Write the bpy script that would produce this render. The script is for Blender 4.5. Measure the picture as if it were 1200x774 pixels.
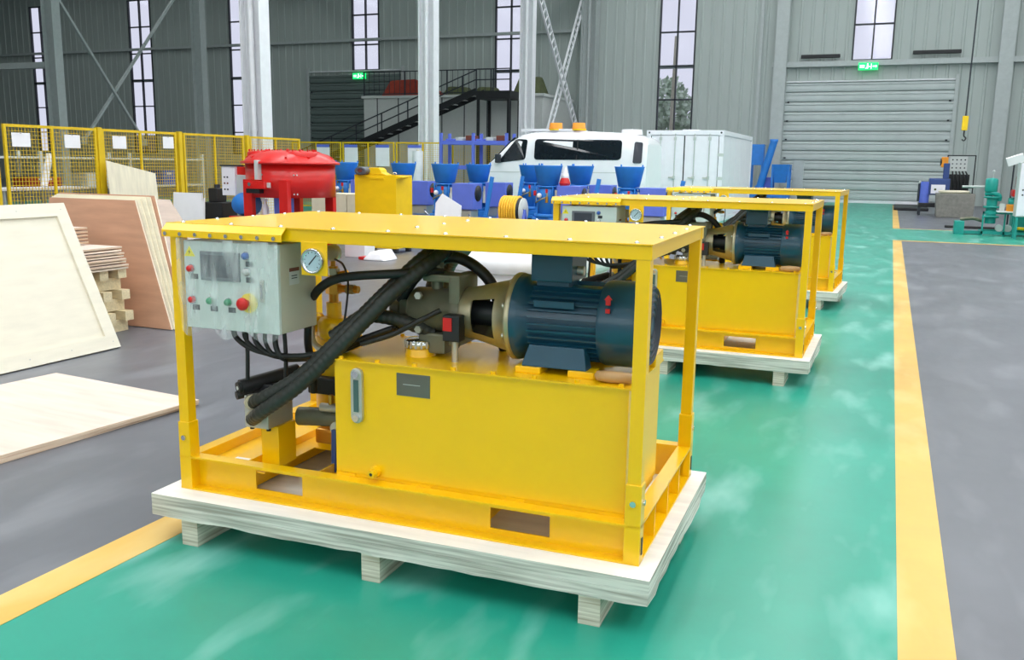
import bpy, bmesh, math, random
from mathutils import Vector, Matrix
for o in list(bpy.data.objects): bpy.data.objects.remove(o, do_unlink=True)
S = bpy.context.scene
COL = S.collection
random.seed(7)
PI = math.pi

# ------------------------------------------------------------------ camera
F_PX, PITCH, YAW, ROLL, CAM_H = 1060.78, 0.1819, 0.3893, 0.0151, 1.65
cy, sy, cp, sp = math.cos(YAW), math.sin(YAW), math.cos(PITCH), math.sin(PITCH)
fw = Vector((-sy*cp, cy*cp, -sp)); rt = Vector((cy, sy, 0)); up = rt.cross(fw)
c_, s_ = math.cos(ROLL), math.sin(ROLL)
rt, up = rt*c_ + up*s_, up*c_ - rt*s_
cam = bpy.data.cameras.new('camera'); camo = bpy.data.objects.new('camera', cam); COL.objects.link(camo)
cam.sensor_width = 36; cam.lens = F_PX/1200*36; cam.clip_start = .05; cam.clip_end = 400
camo.matrix_world = Matrix(((rt.x, up.x, -fw.x, 0), (rt.y, up.y, -fw.y, 0), (rt.z, up.z, -fw.z, CAM_H), (0, 0, 0, 1)))
S.camera = camo
# ------------------------------------------------------------------ world (overcast daylight outside) and exposure
W = bpy.data.worlds.new('world'); S.world = W; W.use_nodes = True
W.node_tree.nodes['Background'].inputs[0].default_value = (.82, .83, .95, 1)
W.node_tree.nodes['Background'].inputs[1].default_value = .95
S.view_settings.view_transform = 'Standard'; S.view_settings.look = 'None'
S.view_settings.exposure = 0.0; S.view_settings.gamma = 1.0
S.view_settings.use_curve_mapping = False
# translucent roof strips (built with the roof) light the hall
SKY_MAIN, SKY_FAR, SKY_AISLE, WALL_FILL = 7.9, 5.0, 2.7, 1.7
CEIL = 13.0

# ------------------------------------------------------------------ materials
def lin(c):
    return tuple((v/255/12.92 if v/255 <= .04045 else ((v/255+.055)/1.055)**2.4) for v in c)
def pm(name, rgb, rough=.5, metal=0.0, var=.06, scale=6, bump=0.0, coat=0.0, stretch=None, emit=0, rvar=0.0):
    m = bpy.data.materials.new(name); m.use_nodes = True
    nt = m.node_tree; b = nt.nodes['Principled BSDF']
    c = lin(rgb)
    tc = nt.nodes.new('ShaderNodeTexCoord'); nz = nt.nodes.new('ShaderNodeTexNoise')
    nz.inputs['Scale'].default_value = scale; nz.inputs['Detail'].default_value = 4
    src = tc.outputs['Object']
    if stretch:
        mp = nt.nodes.new('ShaderNodeMapping'); mp.inputs['Scale'].default_value = stretch
        nt.links.new(src, mp.inputs['Vector']); src = mp.outputs['Vector']
    nt.links.new(src, nz.inputs['Vector'])
    mx = nt.nodes.new('ShaderNodeMix'); mx.data_type = 'RGBA'
    mx.inputs[6].default_value = (*[v*(1-var) for v in c], 1); mx.inputs[7].default_value = (*[min(1, v*(1+var)) for v in c], 1)
    rp = nt.nodes.new('ShaderNodeMapRange'); rp.inputs[1].default_value = .3; rp.inputs[2].default_value = .7
    nt.links.new(nz.outputs['Fac'], rp.inputs[0]); nt.links.new(rp.outputs[0], mx.inputs[0])
    nt.links.new(mx.outputs[2], b.inputs['Base Color'])
    b.inputs['Roughness'].default_value = rough; b.inputs['Metallic'].default_value = metal
    if rvar:
        r2 = nt.nodes.new('ShaderNodeMapRange'); r2.inputs[1].default_value = .3; r2.inputs[2].default_value = .7
        r2.inputs[3].default_value = rough-rvar; r2.inputs[4].default_value = rough+rvar
        nt.links.new(nz.outputs['Fac'], r2.inputs[0]); nt.links.new(r2.outputs[0], b.inputs['Roughness'])
    if coat: b.inputs['Coat Weight'].default_value = coat; b.inputs['Coat Roughness'].default_value = .12
    if bump:
        bp = nt.nodes.new('ShaderNodeBump'); bp.inputs['Strength'].default_value = bump; bp.inputs['Distance'].default_value = .01
        nt.links.new(nz.outputs['Fac'], bp.inputs['Height']); nt.links.new(bp.outputs['Normal'], b.inputs['Normal'])
    if emit:
        b.inputs['Emission Color'].default_value = (*c, 1); b.inputs['Emission Strength'].default_value = emit
    return m
def floor_mat(name, rgb, scuff, rough, amount):
    m = bpy.data.materials.new(name); m.use_nodes = True
    nt = m.node_tree; N = nt.nodes.new; L = nt.links.new; b = nt.nodes['Principled BSDF']
    tc = N('ShaderNodeTexCoord')
    n1 = N('ShaderNodeTexNoise'); n1.inputs['Scale'].default_value = .7; n1.inputs['Detail'].default_value = 6; n1.inputs['Roughness'].default_value = .6
    n2 = N('ShaderNodeTexNoise'); n2.inputs['Scale'].default_value = 3.2; n2.inputs['Detail'].default_value = 3.5; n2.inputs['Roughness'].default_value = .5
    mp = N('ShaderNodeMapping'); mp.inputs['Scale'].default_value = (1.0, .35, 1); mp.inputs['Rotation'].default_value = (0, 0, .5)
    L(tc.outputs['Object'], mp.inputs[0]); L(mp.outputs[0], n2.inputs['Vector']); L(tc.outputs['Object'], n1.inputs['Vector'])
    r1 = N('ShaderNodeMapRange'); r1.inputs[1].default_value = .35; r1.inputs[2].default_value = .7; r1.inputs[3].default_value = .88; r1.inputs[4].default_value = 1.14
    L(n1.outputs['Fac'], r1.inputs[0])
    r2 = N('ShaderNodeMapRange'); r2.inputs[1].default_value = .52; r2.inputs[2].default_value = .78; r2.inputs[4].default_value = amount
    L(n2.outputs['Fac'], r2.inputs[0])
    mul = N('ShaderNodeMix'); mul.data_type = 'RGBA'; mul.blend_type = 'MULTIPLY'; mul.inputs[0].default_value = 1
    mul.inputs[6].default_value = (*lin(rgb), 1)
    cb = N('ShaderNodeCombineColor'); [L(r1.outputs[0], cb.inputs[k]) for k in range(3)]
    L(cb.outputs[0], mul.inputs[7])
    mx = N('ShaderNodeMix'); mx.data_type = 'RGBA'; L(r2.outputs[0], mx.inputs[0]); L(mul.outputs[2], mx.inputs[6]); mx.inputs[7].default_value = (*lin(scuff), 1)
    L(mx.outputs[2], b.inputs['Base Color'])
    r3 = N('ShaderNodeMapRange'); r3.inputs[1].default_value = .3; r3.inputs[2].default_value = .75; r3.inputs[3].default_value = rough-.02; r3.inputs[4].default_value = rough+.08
    L(n2.outputs['Fac'], r3.inputs[0]); L(r3.outputs[0], b.inputs['Roughness'])
    return m
def ply_mat(name, face, edge_a, edge_b, bands):
    """plywood: grain on the faces, thin layers (bands per metre along local Z) on the cut edges"""
    m = bpy.data.materials.new(name); m.use_nodes = True
    nt = m.node_tree; N = nt.nodes.new; L = nt.links.new; b = nt.nodes['Principled BSDF']
    tc = N('ShaderNodeTexCoord'); mp = N('ShaderNodeMapping'); mp.inputs['Scale'].default_value = (1.2, 9, 9)
    nz = N('ShaderNodeTexNoise'); nz.inputs['Scale'].default_value = 1.6; nz.inputs['Detail'].default_value = 6
    L(tc.outputs['Object'], mp.inputs[0]); L(mp.outputs[0], nz.inputs['Vector'])
    f = lin(face)
    cf = N('ShaderNodeMix'); cf.data_type = 'RGBA'; cf.inputs[6].default_value = (*[v*.88 for v in f], 1); cf.inputs[7].default_value = (*[min(1, v*1.08) for v in f], 1)
    rr = N('ShaderNodeMapRange'); rr.inputs[1].default_value = .3; rr.inputs[2].default_value = .7
    L(nz.outputs['Fac'], rr.inputs[0]); L(rr.outputs[0], cf.inputs[0])
    sx = N('ShaderNodeSeparateXYZ'); L(tc.outputs['Object'], sx.inputs[0])
    n3 = N('ShaderNodeTexNoise'); n3.inputs['Scale'].default_value = 5; n3.inputs['Detail'].default_value = 3
    m3 = N('ShaderNodeMapping'); m3.inputs['Scale'].default_value = (.45, .45, bands/4); L(tc.outputs['Object'], m3.inputs[0]); L(m3.outputs[0], n3.inputs['Vector'])
    r2 = N('ShaderNodeMapRange'); r2.inputs[1].default_value = .36; r2.inputs[2].default_value = .6; L(n3.outputs['Fac'], r2.inputs[0])
    ce = N('ShaderNodeMix'); ce.data_type = 'RGBA'; ce.inputs[6].default_value = (*lin(edge_a), 1); ce.inputs[7].default_value = (*lin(edge_b), 1)
    L(r2.outputs[0], ce.inputs[0])
    sn2 = N('ShaderNodeSeparateXYZ'); L(tc.outputs['Normal'], sn2.inputs[0])
    ab = N('ShaderNodeMath'); ab.operation = 'ABSOLUTE'; L(sn2.outputs['Z'], ab.inputs[0])
    gt = N('ShaderNodeMath'); gt.operation = 'GREATER_THAN'; gt.inputs[1].default_value = .6; L(ab.outputs[0], gt.inputs[0])
    fm = N('ShaderNodeMix'); fm.data_type = 'RGBA'; L(gt.outputs[0], fm.inputs[0]); L(ce.outputs[2], fm.inputs[6]); L(cf.outputs[2], fm.inputs[7])
    L(fm.outputs[2], b.inputs['Base Color']); b.inputs['Roughness'].default_value = .7
    return m
def glass_mat(name, tint, alpha, rough=.03):
    m = bpy.data.materials.new(name); m.use_nodes = True
    nt = m.node_tree; N = nt.nodes.new; L = nt.links.new
    nt.nodes.remove(nt.nodes['Principled BSDF'])
    tr = N('ShaderNodeBsdfTransparent'); tr.inputs[0].default_value = (*tint, 1)
    gl = N('ShaderNodeBsdfGlossy'); gl.inputs['Roughness'].default_value = rough
    mx = N('ShaderNodeMixShader'); mx.inputs[0].default_value = alpha; L(tr.outputs[0], mx.inputs[1]); L(gl.outputs[0], mx.inputs[2])
    L(mx.outputs[0], nt.nodes['Material Output'].inputs[0])
    return m
def film_mat(name):
    m = bpy.data.materials.new(name); m.use_nodes = True
    nt = m.node_tree; N = nt.nodes.new; L = nt.links.new; b = nt.nodes['Principled BSDF']
    b.inputs['Base Color'].default_value = (.86, .92, .92, 1); b.inputs['Roughness'].default_value = .2
    tc = N('ShaderNodeTexCoord'); mp = N('ShaderNodeMapping'); mp.inputs['Scale'].default_value = (9, 4, 2.0); mp.inputs['Rotation'].default_value = (0, .5, 0)
    nz = N('ShaderNodeTexNoise'); nz.inputs['Scale'].default_value = 2.2; nz.inputs['Detail'].default_value = 3
    L(tc.outputs['Object'], mp.inputs[0]); L(mp.outputs[0], nz.inputs['Vector'])
    r = N('ShaderNodeMapRange'); r.inputs[1].default_value = .42; r.inputs[2].default_value = .75; r.inputs[3].default_value = .12; r.inputs[4].default_value = .5
    L(nz.outputs['Fac'], r.inputs[0]); L(r.outputs[0], b.inputs['Alpha'])
    return m
M = {}
M['yellow'] = pm('yellow_paint', (248, 196, 0), .30, var=.03, scale=3, coat=.2)
M['yellow2'] = pm('yellow_machine_paint', (250, 205, 10), .45, var=.06, scale=5)
M['yfence'] = pm('yellow_fence_paint', (225, 190, 25), .45, var=.05)
M['ply'] = ply_mat('pallet_plywood', (242, 240, 234), (160, 158, 146), (222, 220, 210), 60)
M['ply_edge'] = ply_mat('runner_plywood', (230, 226, 214), (168, 158, 138), (224, 218, 202), 60)
M['cream'] = pm('cream_panel', (228, 221, 203), .65, var=.05, scale=3, stretch=(1, 1, 5))
M['tan'] = pm('tan_wrap', (190, 150, 100), .35, var=.15, scale=9)
M['ply_cream'] = ply_mat('cream_plywood', (238, 230, 205), (200, 180, 140), (240, 230, 205), 60)
M['ply_pink'] = ply_mat('pale_pink_plywood', (220, 200, 186), (196, 162, 130), (228, 208, 184), 90)
M['ply_brown'] = ply_mat('brown_plywood', (202, 154, 124), (225, 205, 180), (245, 232, 214), 90)
M['wood'] = pm('raw_wood', (226, 210, 172), .7, var=.12, scale=9, stretch=(1, 6, 6), bump=.15)
M['floor'] = floor_mat('grey_epoxy', (97, 99, 106), (142, 144, 150), .36, .5)
M['green'] = floor_mat('green_epoxy', (36, 150, 128), (150, 205, 195), .31, .7)
M['line'] = floor_mat('yellow_line', (216, 174, 84), (232, 206, 140), .38, .7)
M['wall'] = pm('wall_sheet', (172, 182, 179), .5, var=.05, scale=1.5)
M['trimgrey'] = pm('grey_steel_trim', (178, 186, 186), .5, var=.05)
M['door'] = pm('shutter_slat', (184, 193, 193), .38, var=.04, scale=2)
M['doordark'] = pm('dark_green_shutter', (96, 110, 108), .4, var=.04, scale=2)
M['white_steel'] = pm('white_painted_steel', (232, 234, 238), .45, var=.03)
M['white'] = pm('white_paint', (240, 238, 246), .35, var=.02)
M['vanwhite'] = pm('van_white', (240, 241, 245), .22, var=.01, coat=.5)
M['paper'] = pm('white_paper', (242, 242, 245), .8, var=.02)
M['film'] = pm('white_plastic_film', (240, 240, 244), .4, var=.04, bump=.2, scale=8)
M['dark'] = pm('dark_frame', (42, 48, 56), .5, var=.1)
M['black'] = pm('black_steel', (24, 26, 30), .5, var=.15)
M['rubber'] = pm('black_rubber', (26, 27, 27), .55, var=.2, scale=30, bump=.1)
M['wrap'] = pm('hose_spiral_guard', (38, 42, 38), .5, var=.2, scale=40)
M['chrome'] = pm('chrome', (215, 218, 220), .18, 1.0, var=.05)
M['steel'] = pm('bare_steel', (196, 196, 188), .35, .6, var=.08)
M['alu'] = pm('cast_aluminium', (186, 178, 148), .4, .75, var=.08, scale=20)
M['castgrey'] = pm('cast_iron_grey_green', (112, 112, 94), .45, .4, var=.12, scale=12)
M['brass'] = pm('brass', (205, 150, 60), .3, .9, var=.1)
M['copper'] = pm('zinc_fitting', (170, 165, 140), .3, .9, var=.1)
M['motor'] = pm('motor_blue_paint', (20, 70, 92), .34, var=.08, scale=8, coat=.2)
M['cabgrey'] = pm('control_box_grey', (196, 208, 204), .42, var=.02)
M['cabside'] = pm('control_box_beige', (186, 184, 164), .42, var=.02)
M['screen'] = pm('dark_screen', (58, 62, 72), .2, var=.03)
M['bezel'] = pm('grey_bezel', (92, 98, 106), .4, var=.03)
M['red'] = pm('red_plastic', (205, 30, 28), .35, var=.04)
M['greenb'] = pm('green_plastic', (20, 140, 90), .35, var=.04)
M['blueb'] = pm('blue_plastic', (40, 90, 170), .35, var=.04)
M['lgrey'] = pm('light_grey_plastic', (198, 202, 200), .4, var=.03)
M['eyel'] = pm('emergency_yellow', (240, 225, 40), .4, var=.03)
M['bhandle'] = pm('blue_handle', (45, 70, 130), .4, var=.06)
M['plate'] = pm('etched_nameplate', (120, 118, 112), .3, .8, var=.1, scale=4)
M['glassgreen'] = pm('sight_glass', (70, 100, 96), .1, var=.1)
M['gauge'] = pm('gauge_face', (176, 200, 210), .3, var=.03)
M['redpaint'] = pm('red_mixer_paint', (214, 26, 22), .34, var=.05, scale=5, coat=.2)
M['blue'] = pm('bright_blue_paint', (44, 130, 218), .42, var=.07, scale=6)
M['bluev'] = pm('violet_blue_paint', (98, 118, 215), .45, var=.05, scale=4)
M['teal'] = pm('teal_paint', (20, 150, 140), .42, var=.08, scale=7)
M['orange'] = pm('orange_plastic', (240, 150, 30), .45, var=.05)
M['hose'] = pm('yellow_hose', (246, 188, 48), .5, var=.05)
M['stone'] = pm('rough_concrete', (132, 130, 124), .85, var=.15, scale=10, bump=.4)
M['cardboard'] = pm('beige_carton', (218, 210, 188), .75, var=.05)
M['tarp'] = pm('red_tarp', (150, 50, 30), .7, var=.2, scale=3)
M['olive'] = pm('olive_sacks', (84, 92, 60), .8, var=.25, scale=4)
M['tyre'] = pm('tyre', (30, 30, 32), .7, var=.1)
M['vanglass'] = pm('tinted_van_glass', (24, 32, 38), .06, var=.05)
M['rust'] = pm('rusty_brown', (120, 62, 48), .7, var=.2)
M['cloudfilm'] = film_mat('clear_plastic_film')
M['glass'] = glass_mat('window_glass', (.96, .97, 1.0), .03, .1)
M['leaf'] = pm('foliage', (195, 212, 190), .7, var=.35, scale=3)
M['outwall'] = pm('outside_wall', (120, 118, 112), .8, var=.1)
M['exit'] = pm('exit_green', (20, 205, 105), .4, var=.05, emit=1.6)
M['exitw'] = pm('exit_white', (235, 255, 240), .4, var=.02, emit=1.6)
def emis(name, rgb, s):
    m = bpy.data.materials.new(name); m.use_nodes = True
    b = m.node_tree.nodes['Principled BSDF']
    b.inputs['Base Color'].default_value = (.8, .8, .8, 1); b.inputs['Emission Color'].default_value = (*rgb, 1); b.inputs['Emission Strength'].default_value = s
    return m
M['skymain'] = emis('roof_light_main', (.97, .985, 1.0), SKY_MAIN)
M['skyfar'] = emis('roof_light_far', (.97, .985, 1.0), SKY_FAR)
M['wallfill'] = emis('wall_fill_glow', (.96, .98, 1.0), WALL_FILL)  # glow of the added fill bands on the unseen walls
M['skyaisle'] = emis('roof_light_aisle', (.92, 1.0, .98), SKY_AISLE)

# ------------------------------------------------------------------ mesh helpers
def V(*a): return Vector(a)
class MB:
    def __init__(s): s.v = []; s.f = []; s.sm = []
    def add(s, vs, fs, smooth=False):
        o = len(s.v); s.v += [tuple(v) for v in vs]
        for f in fs: s.f.append(tuple(i+o for i in f)); s.sm.append(smooth)
        return s
    def box(s, x0, x1, y0, y1, z0, z1):
        return s.add([(x0,y0,z0),(x1,y0,z0),(x1,y1,z0),(x0,y1,z0),(x0,y0,z1),(x1,y0,z1),(x1,y1,z1),(x0,y1,z1)],
                     [(0,3,2,1),(4,5,6,7),(0,1,5,4),(1,2,6,5),(2,3,7,6),(3,0,4,7)])
    def hexa(s, lo, hi):
        """lo, hi: four corners each, counter-clockwise seen from hi"""
        return s.add(list(lo)+list(hi), [(0,3,2,1),(4,5,6,7),(0,1,5,4),(1,2,6,5),(2,3,7,6),(3,0,4,7)])
    def bar(s, a, b, w, h=None, upv=(0,0,1)):
        h = h or w; a = Vector(a); b = Vector(b); d = (b-a).normalized(); u = Vector(upv)
        if abs(d.dot(u)) > .95: u = Vector((1,0,0)) if abs(d.x) < .9 else Vector((0,1,0))
        x = d.cross(u).normalized()*w/2; y = x.cross(d).normalized()*h/2
        return s.hexa([a-x-y, a+x-y, a+x+y, a-x+y][::-1], [b-x-y, b+x-y, b+x+y, b-x+y][::-1])
    def cyl(s, a, b, r, r2=None, n=20, caps=True, smooth=True):
        a = Vector(a); b = Vector(b); r2 = r if r2 is None else r2; d = (b-a).normalized()
        u = Vector((0,0,1)) if abs(d.z) < .9 else Vector((1,0,0))
        x = d.cross(u).normalized(); y = d.cross(x)
        P = [(x*math.cos(2*PI*k/n)+y*math.sin(2*PI*k/n)) for k in range(n)]
        s.add([a+p*r for p in P]+[b+p*r2 for p in P], [(k, (k+1) % n, n+(k+1) % n, n+k) for k in range(n)], smooth)
        if caps:
            s.add([a+p*r for p in P], [tuple(range(n))[::-1]]); s.add([b+p*r2 for p in P], [tuple(range(n))])
        return s
    def lathe(s, prof, o=(0,0,0), axis='z', n=28, smooth=True, arc=None):
        """prof: (radius, height) pairs turned about axis through o"""
        o = Vector(o); vs = []; m = len(prof); a0, a1 = arc or (0, 2*PI); full = arc is None
        nn = n if full else n+1
        for k in range(nn):
            t = a0+(a1-a0)*k/n
            for r, h in prof:
                c, q = r*math.cos(t), r*math.sin(t)
                vs.append(o+Vector({'z': (c,q,h), 'x': (h,c,q), 'y': (q,h,c)}[axis]))
        fs = []
        for k in range(n):
            k2 = (k+1) % nn
            for j in range(m-1): fs.append((k*m+j, k2*m+j, k2*m+j+1, k*m+j+1))
        return s.add(vs, fs, smooth)
    def tube(s, pts, r, n=10, sub=6, ridge=0.0, pitch=.03):
        P = [Vector(p) for p in pts]; Q = []
        ext = [P[0]*2-P[1]]+P+[P[-1]*2-P[-2]]
        for i in range(1, len(ext)-2):
            L = (ext[i+1]-ext[i]).length
            k = sub if not ridge else max(sub, int(L/pitch*4))
            for t in range(k):
                t = t/k; a, b, c, d = ext[i-1:i+3]
                Q.append(.5*((2*b)+(c-a)*t+(2*a-5*b+4*c-d)*t*t+(3*b-a-3*c+d)*t**3))
        Q.append(P[-1]); vs = []; x = None
        for i, p in enumerate(Q):
            d = (Q[min(i+1, len(Q)-1)]-Q[max(i-1, 0)]).normalized()
            if x is None: x = d.orthogonal().normalized()
            x = (x-d*x.dot(d)).normalized(); y = d.cross(x)
            rr = r*(1+ridge*(1 if i % 4 < 2 else -1)) if ridge else r
            vs += [p+(x*math.cos(2*PI*k/n)+y*math.sin(2*PI*k/n))*rr for k in range(n)]
        m = len(Q)
        s.add(vs, [(i*n+k, i*n+(k+1) % n, (i+1)*n+(k+1) % n, (i+1)*n+k) for i in range(m-1) for k in range(n)], True)
        s.add(vs[:n], [tuple(range(n))[::-1]]); s.add(vs[-n:], [tuple(range(n))])
        return s
    def prism(s, poly, a, b, axis='y'):
        """extrude a 2D polygon between a and b along axis; poly in the two other axes (x,z / y,z / x,y)"""
        n = len(poly)
        mk = {'y': lambda p, t: (p[0], t, p[1]), 'x': lambda p, t: (t, p[0], p[1]), 'z': lambda p, t: (p[0], p[1], t)}[axis]
        return s.add([mk(p, a) for p in poly]+[mk(p, b) for p in poly],
                     [tuple(range(n)), tuple(range(2*n-1, n-1, -1))]+[(k, n+k, n+(k+1) % n, (k+1) % n) for k in range(n)])
    def ball(s, o, r, n=16, sz=1.0):
        return s.lathe([(max(1e-4, r*math.sin(PI*k/8)), -r*sz*math.cos(PI*k/8)) for k in range(9)], o, n=n)
    def mesh(s, name, mat, bevel=0):
        me = bpy.data.meshes.new(name); me.from_pydata(s.v, [], s.f); me.polygons.foreach_set('use_smooth', s.sm)
        bm = bmesh.new(); bm.from_mesh(me)
        if bevel:
            bm.normal_update()
            ed = [e for e in bm.edges if len(e.link_faces) == 2 and e.calc_face_angle(0) > .6]
            bmesh.ops.bevel(bm, geom=ed, offset=bevel, segments=2, profile=.6, affect='EDGES', clamp_overlap=True)
        bmesh.ops.recalc_face_normals(bm, faces=bm.faces)
        bm.to_mesh(me); bm.free(); me.materials.append(M[mat] if isinstance(mat, str) else mat)
        return me
    def build(s, name, mat, parent=None, bevel=0, loc=None, rot=None):
        return put(name, s.mesh(name, mat, bevel), parent, loc, rot)
def put(name, me, parent=None, loc=None, rot=None, scale=None):
    o = bpy.data.objects.new(name, me); COL.objects.link(o)
    if parent: o.parent = parent
    if loc: o.location = loc
    if rot: o.rotation_euler = rot
    if scale: o.scale = scale
    return o
def tag(o, label, cat, group=None):
    o['label'] = label; o['category'] = cat
    if group: o['group'] = group
    return o
def thing(name, label, cat, loc=(0,0,0), rz=0, group=None):
    o = bpy.data.objects.new(name, None); COL.objects.link(o); o.location = loc; o.rotation_euler = (0,0,rz); o.empty_display_size = .1
    return tag(o, label, cat, group)
def struct(o): o['kind'] = 'structure'; return o
def stuff(o): o['kind'] = 'stuff'; return o
def copy_tree(o, parent=None, skip=()):
    c = o.copy(); COL.objects.link(c)
    if parent: c.parent = parent
    for ch in list(o.children):
        if ch.name.split('.')[0] not in skip: copy_tree(ch, c, skip)
    return c
def part_label(o, t): o['label'] = t; return o

# ================================================================== SETTING
WY = 48.0                       # inner face of the back wall
XL, XR, YF = -62.0, 12.0, -9.0  # hall extents
struct(MB().box(XL, XR, YF, WY+.3, -.2, 0).build('floor', 'floor'))
# painted floor
def paint(name, mat, x0, x1, y0, y1, z): return struct(MB().box(x0, x1, y0, y1, -.05, z).build(name, mat))
paint('floor_green_lane', 'green', -2.8, .156, YF, WY-.02, .004)
paint('floor_green_crossing', 'green', .156, XR, 23.3, 27.9, .004)
paint('floor_green_crossing', 'green', -30, -2.8, 20.6, 31, .004)
paint('floor_yellow_line', 'line', .156, .342, YF, 23.2, .006)
paint('floor_yellow_line', 'line', .156, .342, 27.95, 45.8, .006)
paint('floor_yellow_line', 'line', .156, XR, 23.12, 23.30, .005)
paint('floor_yellow_line', 'line', .156, XR, 27.85, 28.0, .005)
paint('floor_yellow_line', 'line', -3.0, -2.8, YF, 20.6, .006)
# walls other than the back one
struct(MB().box(XR, XR+.2, YF, WY+.3, 0, CEIL).build('wall_right', 'wall'))
struct(MB().box(XL-.2, XL, YF, WY+.3, 0, CEIL).build('wall_left', 'wall'))
struct(MB().box(XL, XR, YF-.2, YF, 0, CEIL).build('wall_front', 'wall'))
# roof with translucent strips
roof = struct(MB().box(XL, XR, YF, WY+.3, CEIL, CEIL+.2).build('ceiling', 'trimgrey'))
for k, x in enumerate((-12.6, -7.2, -1.8, 3.6, 9.0)):
    MB().box(x-.75, x+.75, YF+1, 30, CEIL-.05, CEIL-.01).build('roof_light', 'skymain', roof)
for x in (-12.6, -7.2, -1.8, 3.6, 9.0):
    MB().box(x-.75, x+.75, 31, WY-2, CEIL-.05, CEIL-.01).build('roof_light', 'skyfar', roof)
for x in (-52, -44, -36, -28, -20):
    MB().box(x-.5, x+.5, 2, WY-3, CEIL-.05, CEIL-.01).build('roof_light', 'skyaisle', roof)
# unseen glowing bands added as fill light, behind the camera and on the right
for k in range(5):
    a = -17+k*5.8; w = struct(MB().box(a, a+5.4, YF, YF+.03, 2.6, 2.7).box(a, a+5.4, YF, YF+.03, 6.5, 6.6).build('window_%d' % (20+k), 'dark'))  # added fill panel, not a known window of the hall
    MB().box(a+.05, a+5.35, YF+.005, YF+.02, 2.7, 6.5).build('pane', 'wallfill', w)
for k in range(6):
    a = -8+k*7.5; w = struct(MB().box(XR-.03, XR, a, a+6.8, 3.2, 3.3).box(XR-.03, XR, a, a+6.8, 6.3, 6.4).build('window_%d' % (30+k), 'dark'))  # likewise added to brighten upright faces, no known window here
    MB().box(XR-.02, XR-.005, a+.05, a+6.75, 3.3, 6.3).build('pane', 'wallfill', w)
# back wall: backing rails, ribbed sheets between the windows
wins = [(-56.3, -54.4, 2.0), (-47.4, -45.5, 2.0), (-39.2, -37.3, 2.0), (-30.2, -28.35, 6.95), (-20.95, -19.05, 2.0), (-11.68, -9.79, 2.0), (-2.25, -.42, 6.75), (7.1, 9.0, 2.0)]
WT = 11.84
b = MB()
for z in (.1, 6.62, 12.0): b.box(XL, XR, WY+.08, WY+.2, z, z+.18)
wall = struct(b.build('wall_back', 'trimgrey'))
pr = MB()   # unit sheet 1 x 1 with two ribs
xs = [(0, 0), (.18, 0), (.21, -1), (.29, -1), (.32, 0), (.68, 0), (.71, -1), (.79, -1), (.82, 0), (1, 0)]
vs = []
for x, d in xs: vs += [(x, d*.035, 0), (x, d*.035, 1)]
pr.add(vs, [(2*i, 2*i+2, 2*i+3, 2*i+1) for i in range(len(xs)-1)])
nb = len(pr.v); pr.add([(0, .05, 0), (1, .05, 0), (1, .05, 1), (0, .05, 1)], [(0, 3, 2, 1)])
pme = pr.mesh('wall_panel', 'wall')
def sheet(x0, x1, z0, z1):
    put('wall_panel', pme, wall, (x0, WY, z0), None, (x1-x0, 1, z1-z0))
edges = [XL]+[e for w in wins for e in w[:2]]+[XR]
for i in range(0, len(edges), 2):
    a, e = edges[i], edges[i+1]; n = max(1, round((e-a)/1.06))
    for k in range(n): sheet(a+(e-a)*k/n, a+(e-a)*(k+1)/n, 0, CEIL)
for a, e, z in wins:
    sheet(a, e, 0, z); sheet(a, e, WT, CEIL)
pane_cache = {}
for i, (a, e, zb) in enumerate(wins):
    f = MB(); mid = (a+e)/2; t = .07
    f.box(a, a+t, WY-.06, WY+.1, zb, WT); f.box(e-t, e, WY-.06, WY+.1, zb, WT)
    rows = []; z = WT
    while z-1.69 > zb-.4: rows.append(z); z -= 1.69
    rows.append(zb)
    for z in rows: f.box(a+t, e-t, WY-.06, WY+.1, max(zb, z-t), max(zb, z-t)+t)
    f.box(mid-t/2, mid+t/2, WY-.06, WY+.1, zb, WT)
    w = struct(f.build('window_%d' % (i+1), 'dark'))
    for r in range(len(rows)-1):
        for x0, x1 in ((a+t, mid-t/2), (mid+t/2, e-t)):
            MB().box(x0, x1, WY, WY+.008, rows[r+1]+.0, rows[r]-t).build('pane', 'glass', w)
# outside, seen through the tall windows: boundary wall and a tree
o = struct(MB().box(-70, 20, 62, 62.4, -.2, 3.6).build('trim_1', 'outwall'))
gnd = struct(MB().box(-90, 40, WY+.4, 120, -.3, -.1).build('trim_2', 'outwall'))
t = thing('garden_tree', 'round green tree outside the tall window above the white container', 'tree', (-13.55, 58, -.1))
MB().cyl((0,0,0), (0,0,3.5), .16, .1, n=10).build('trunk', 'rust', t)
lf = MB(); rnd = random.Random(3)
for k in range(900):
    d = Vector((rnd.gauss(0,1), rnd.gauss(0,1), rnd.gauss(0,1))).normalized()*rnd.uniform(.3, 1)**.5
    p = Vector((d.x*1.7, d.y*1.7, 5.0+d.z*2.3)); u = Vector((rnd.gauss(0,1), rnd.gauss(0,1), rnd.gauss(0,1))).normalized()*.24; w = u.orthogonal().normalized()*.16
    lf.add([p-u, p+w, p+u, p-w], [(0,1,2,3)])
stuff(lf.build('foliage', 'leaf', t))
t = thing('street_pole', 'cream pole outside the tall window beside the green tree', 'pole', (-12.0, 53, -.1))
MB().cyl((0,0,0), (.1,0,9.0), .17, .12, n=10).build('shaft', 'cardboard', t)
MB().cyl((0,0,0), (0,0,.25), .26, .22, n=10).build('base', 'cardboard', t)

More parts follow.
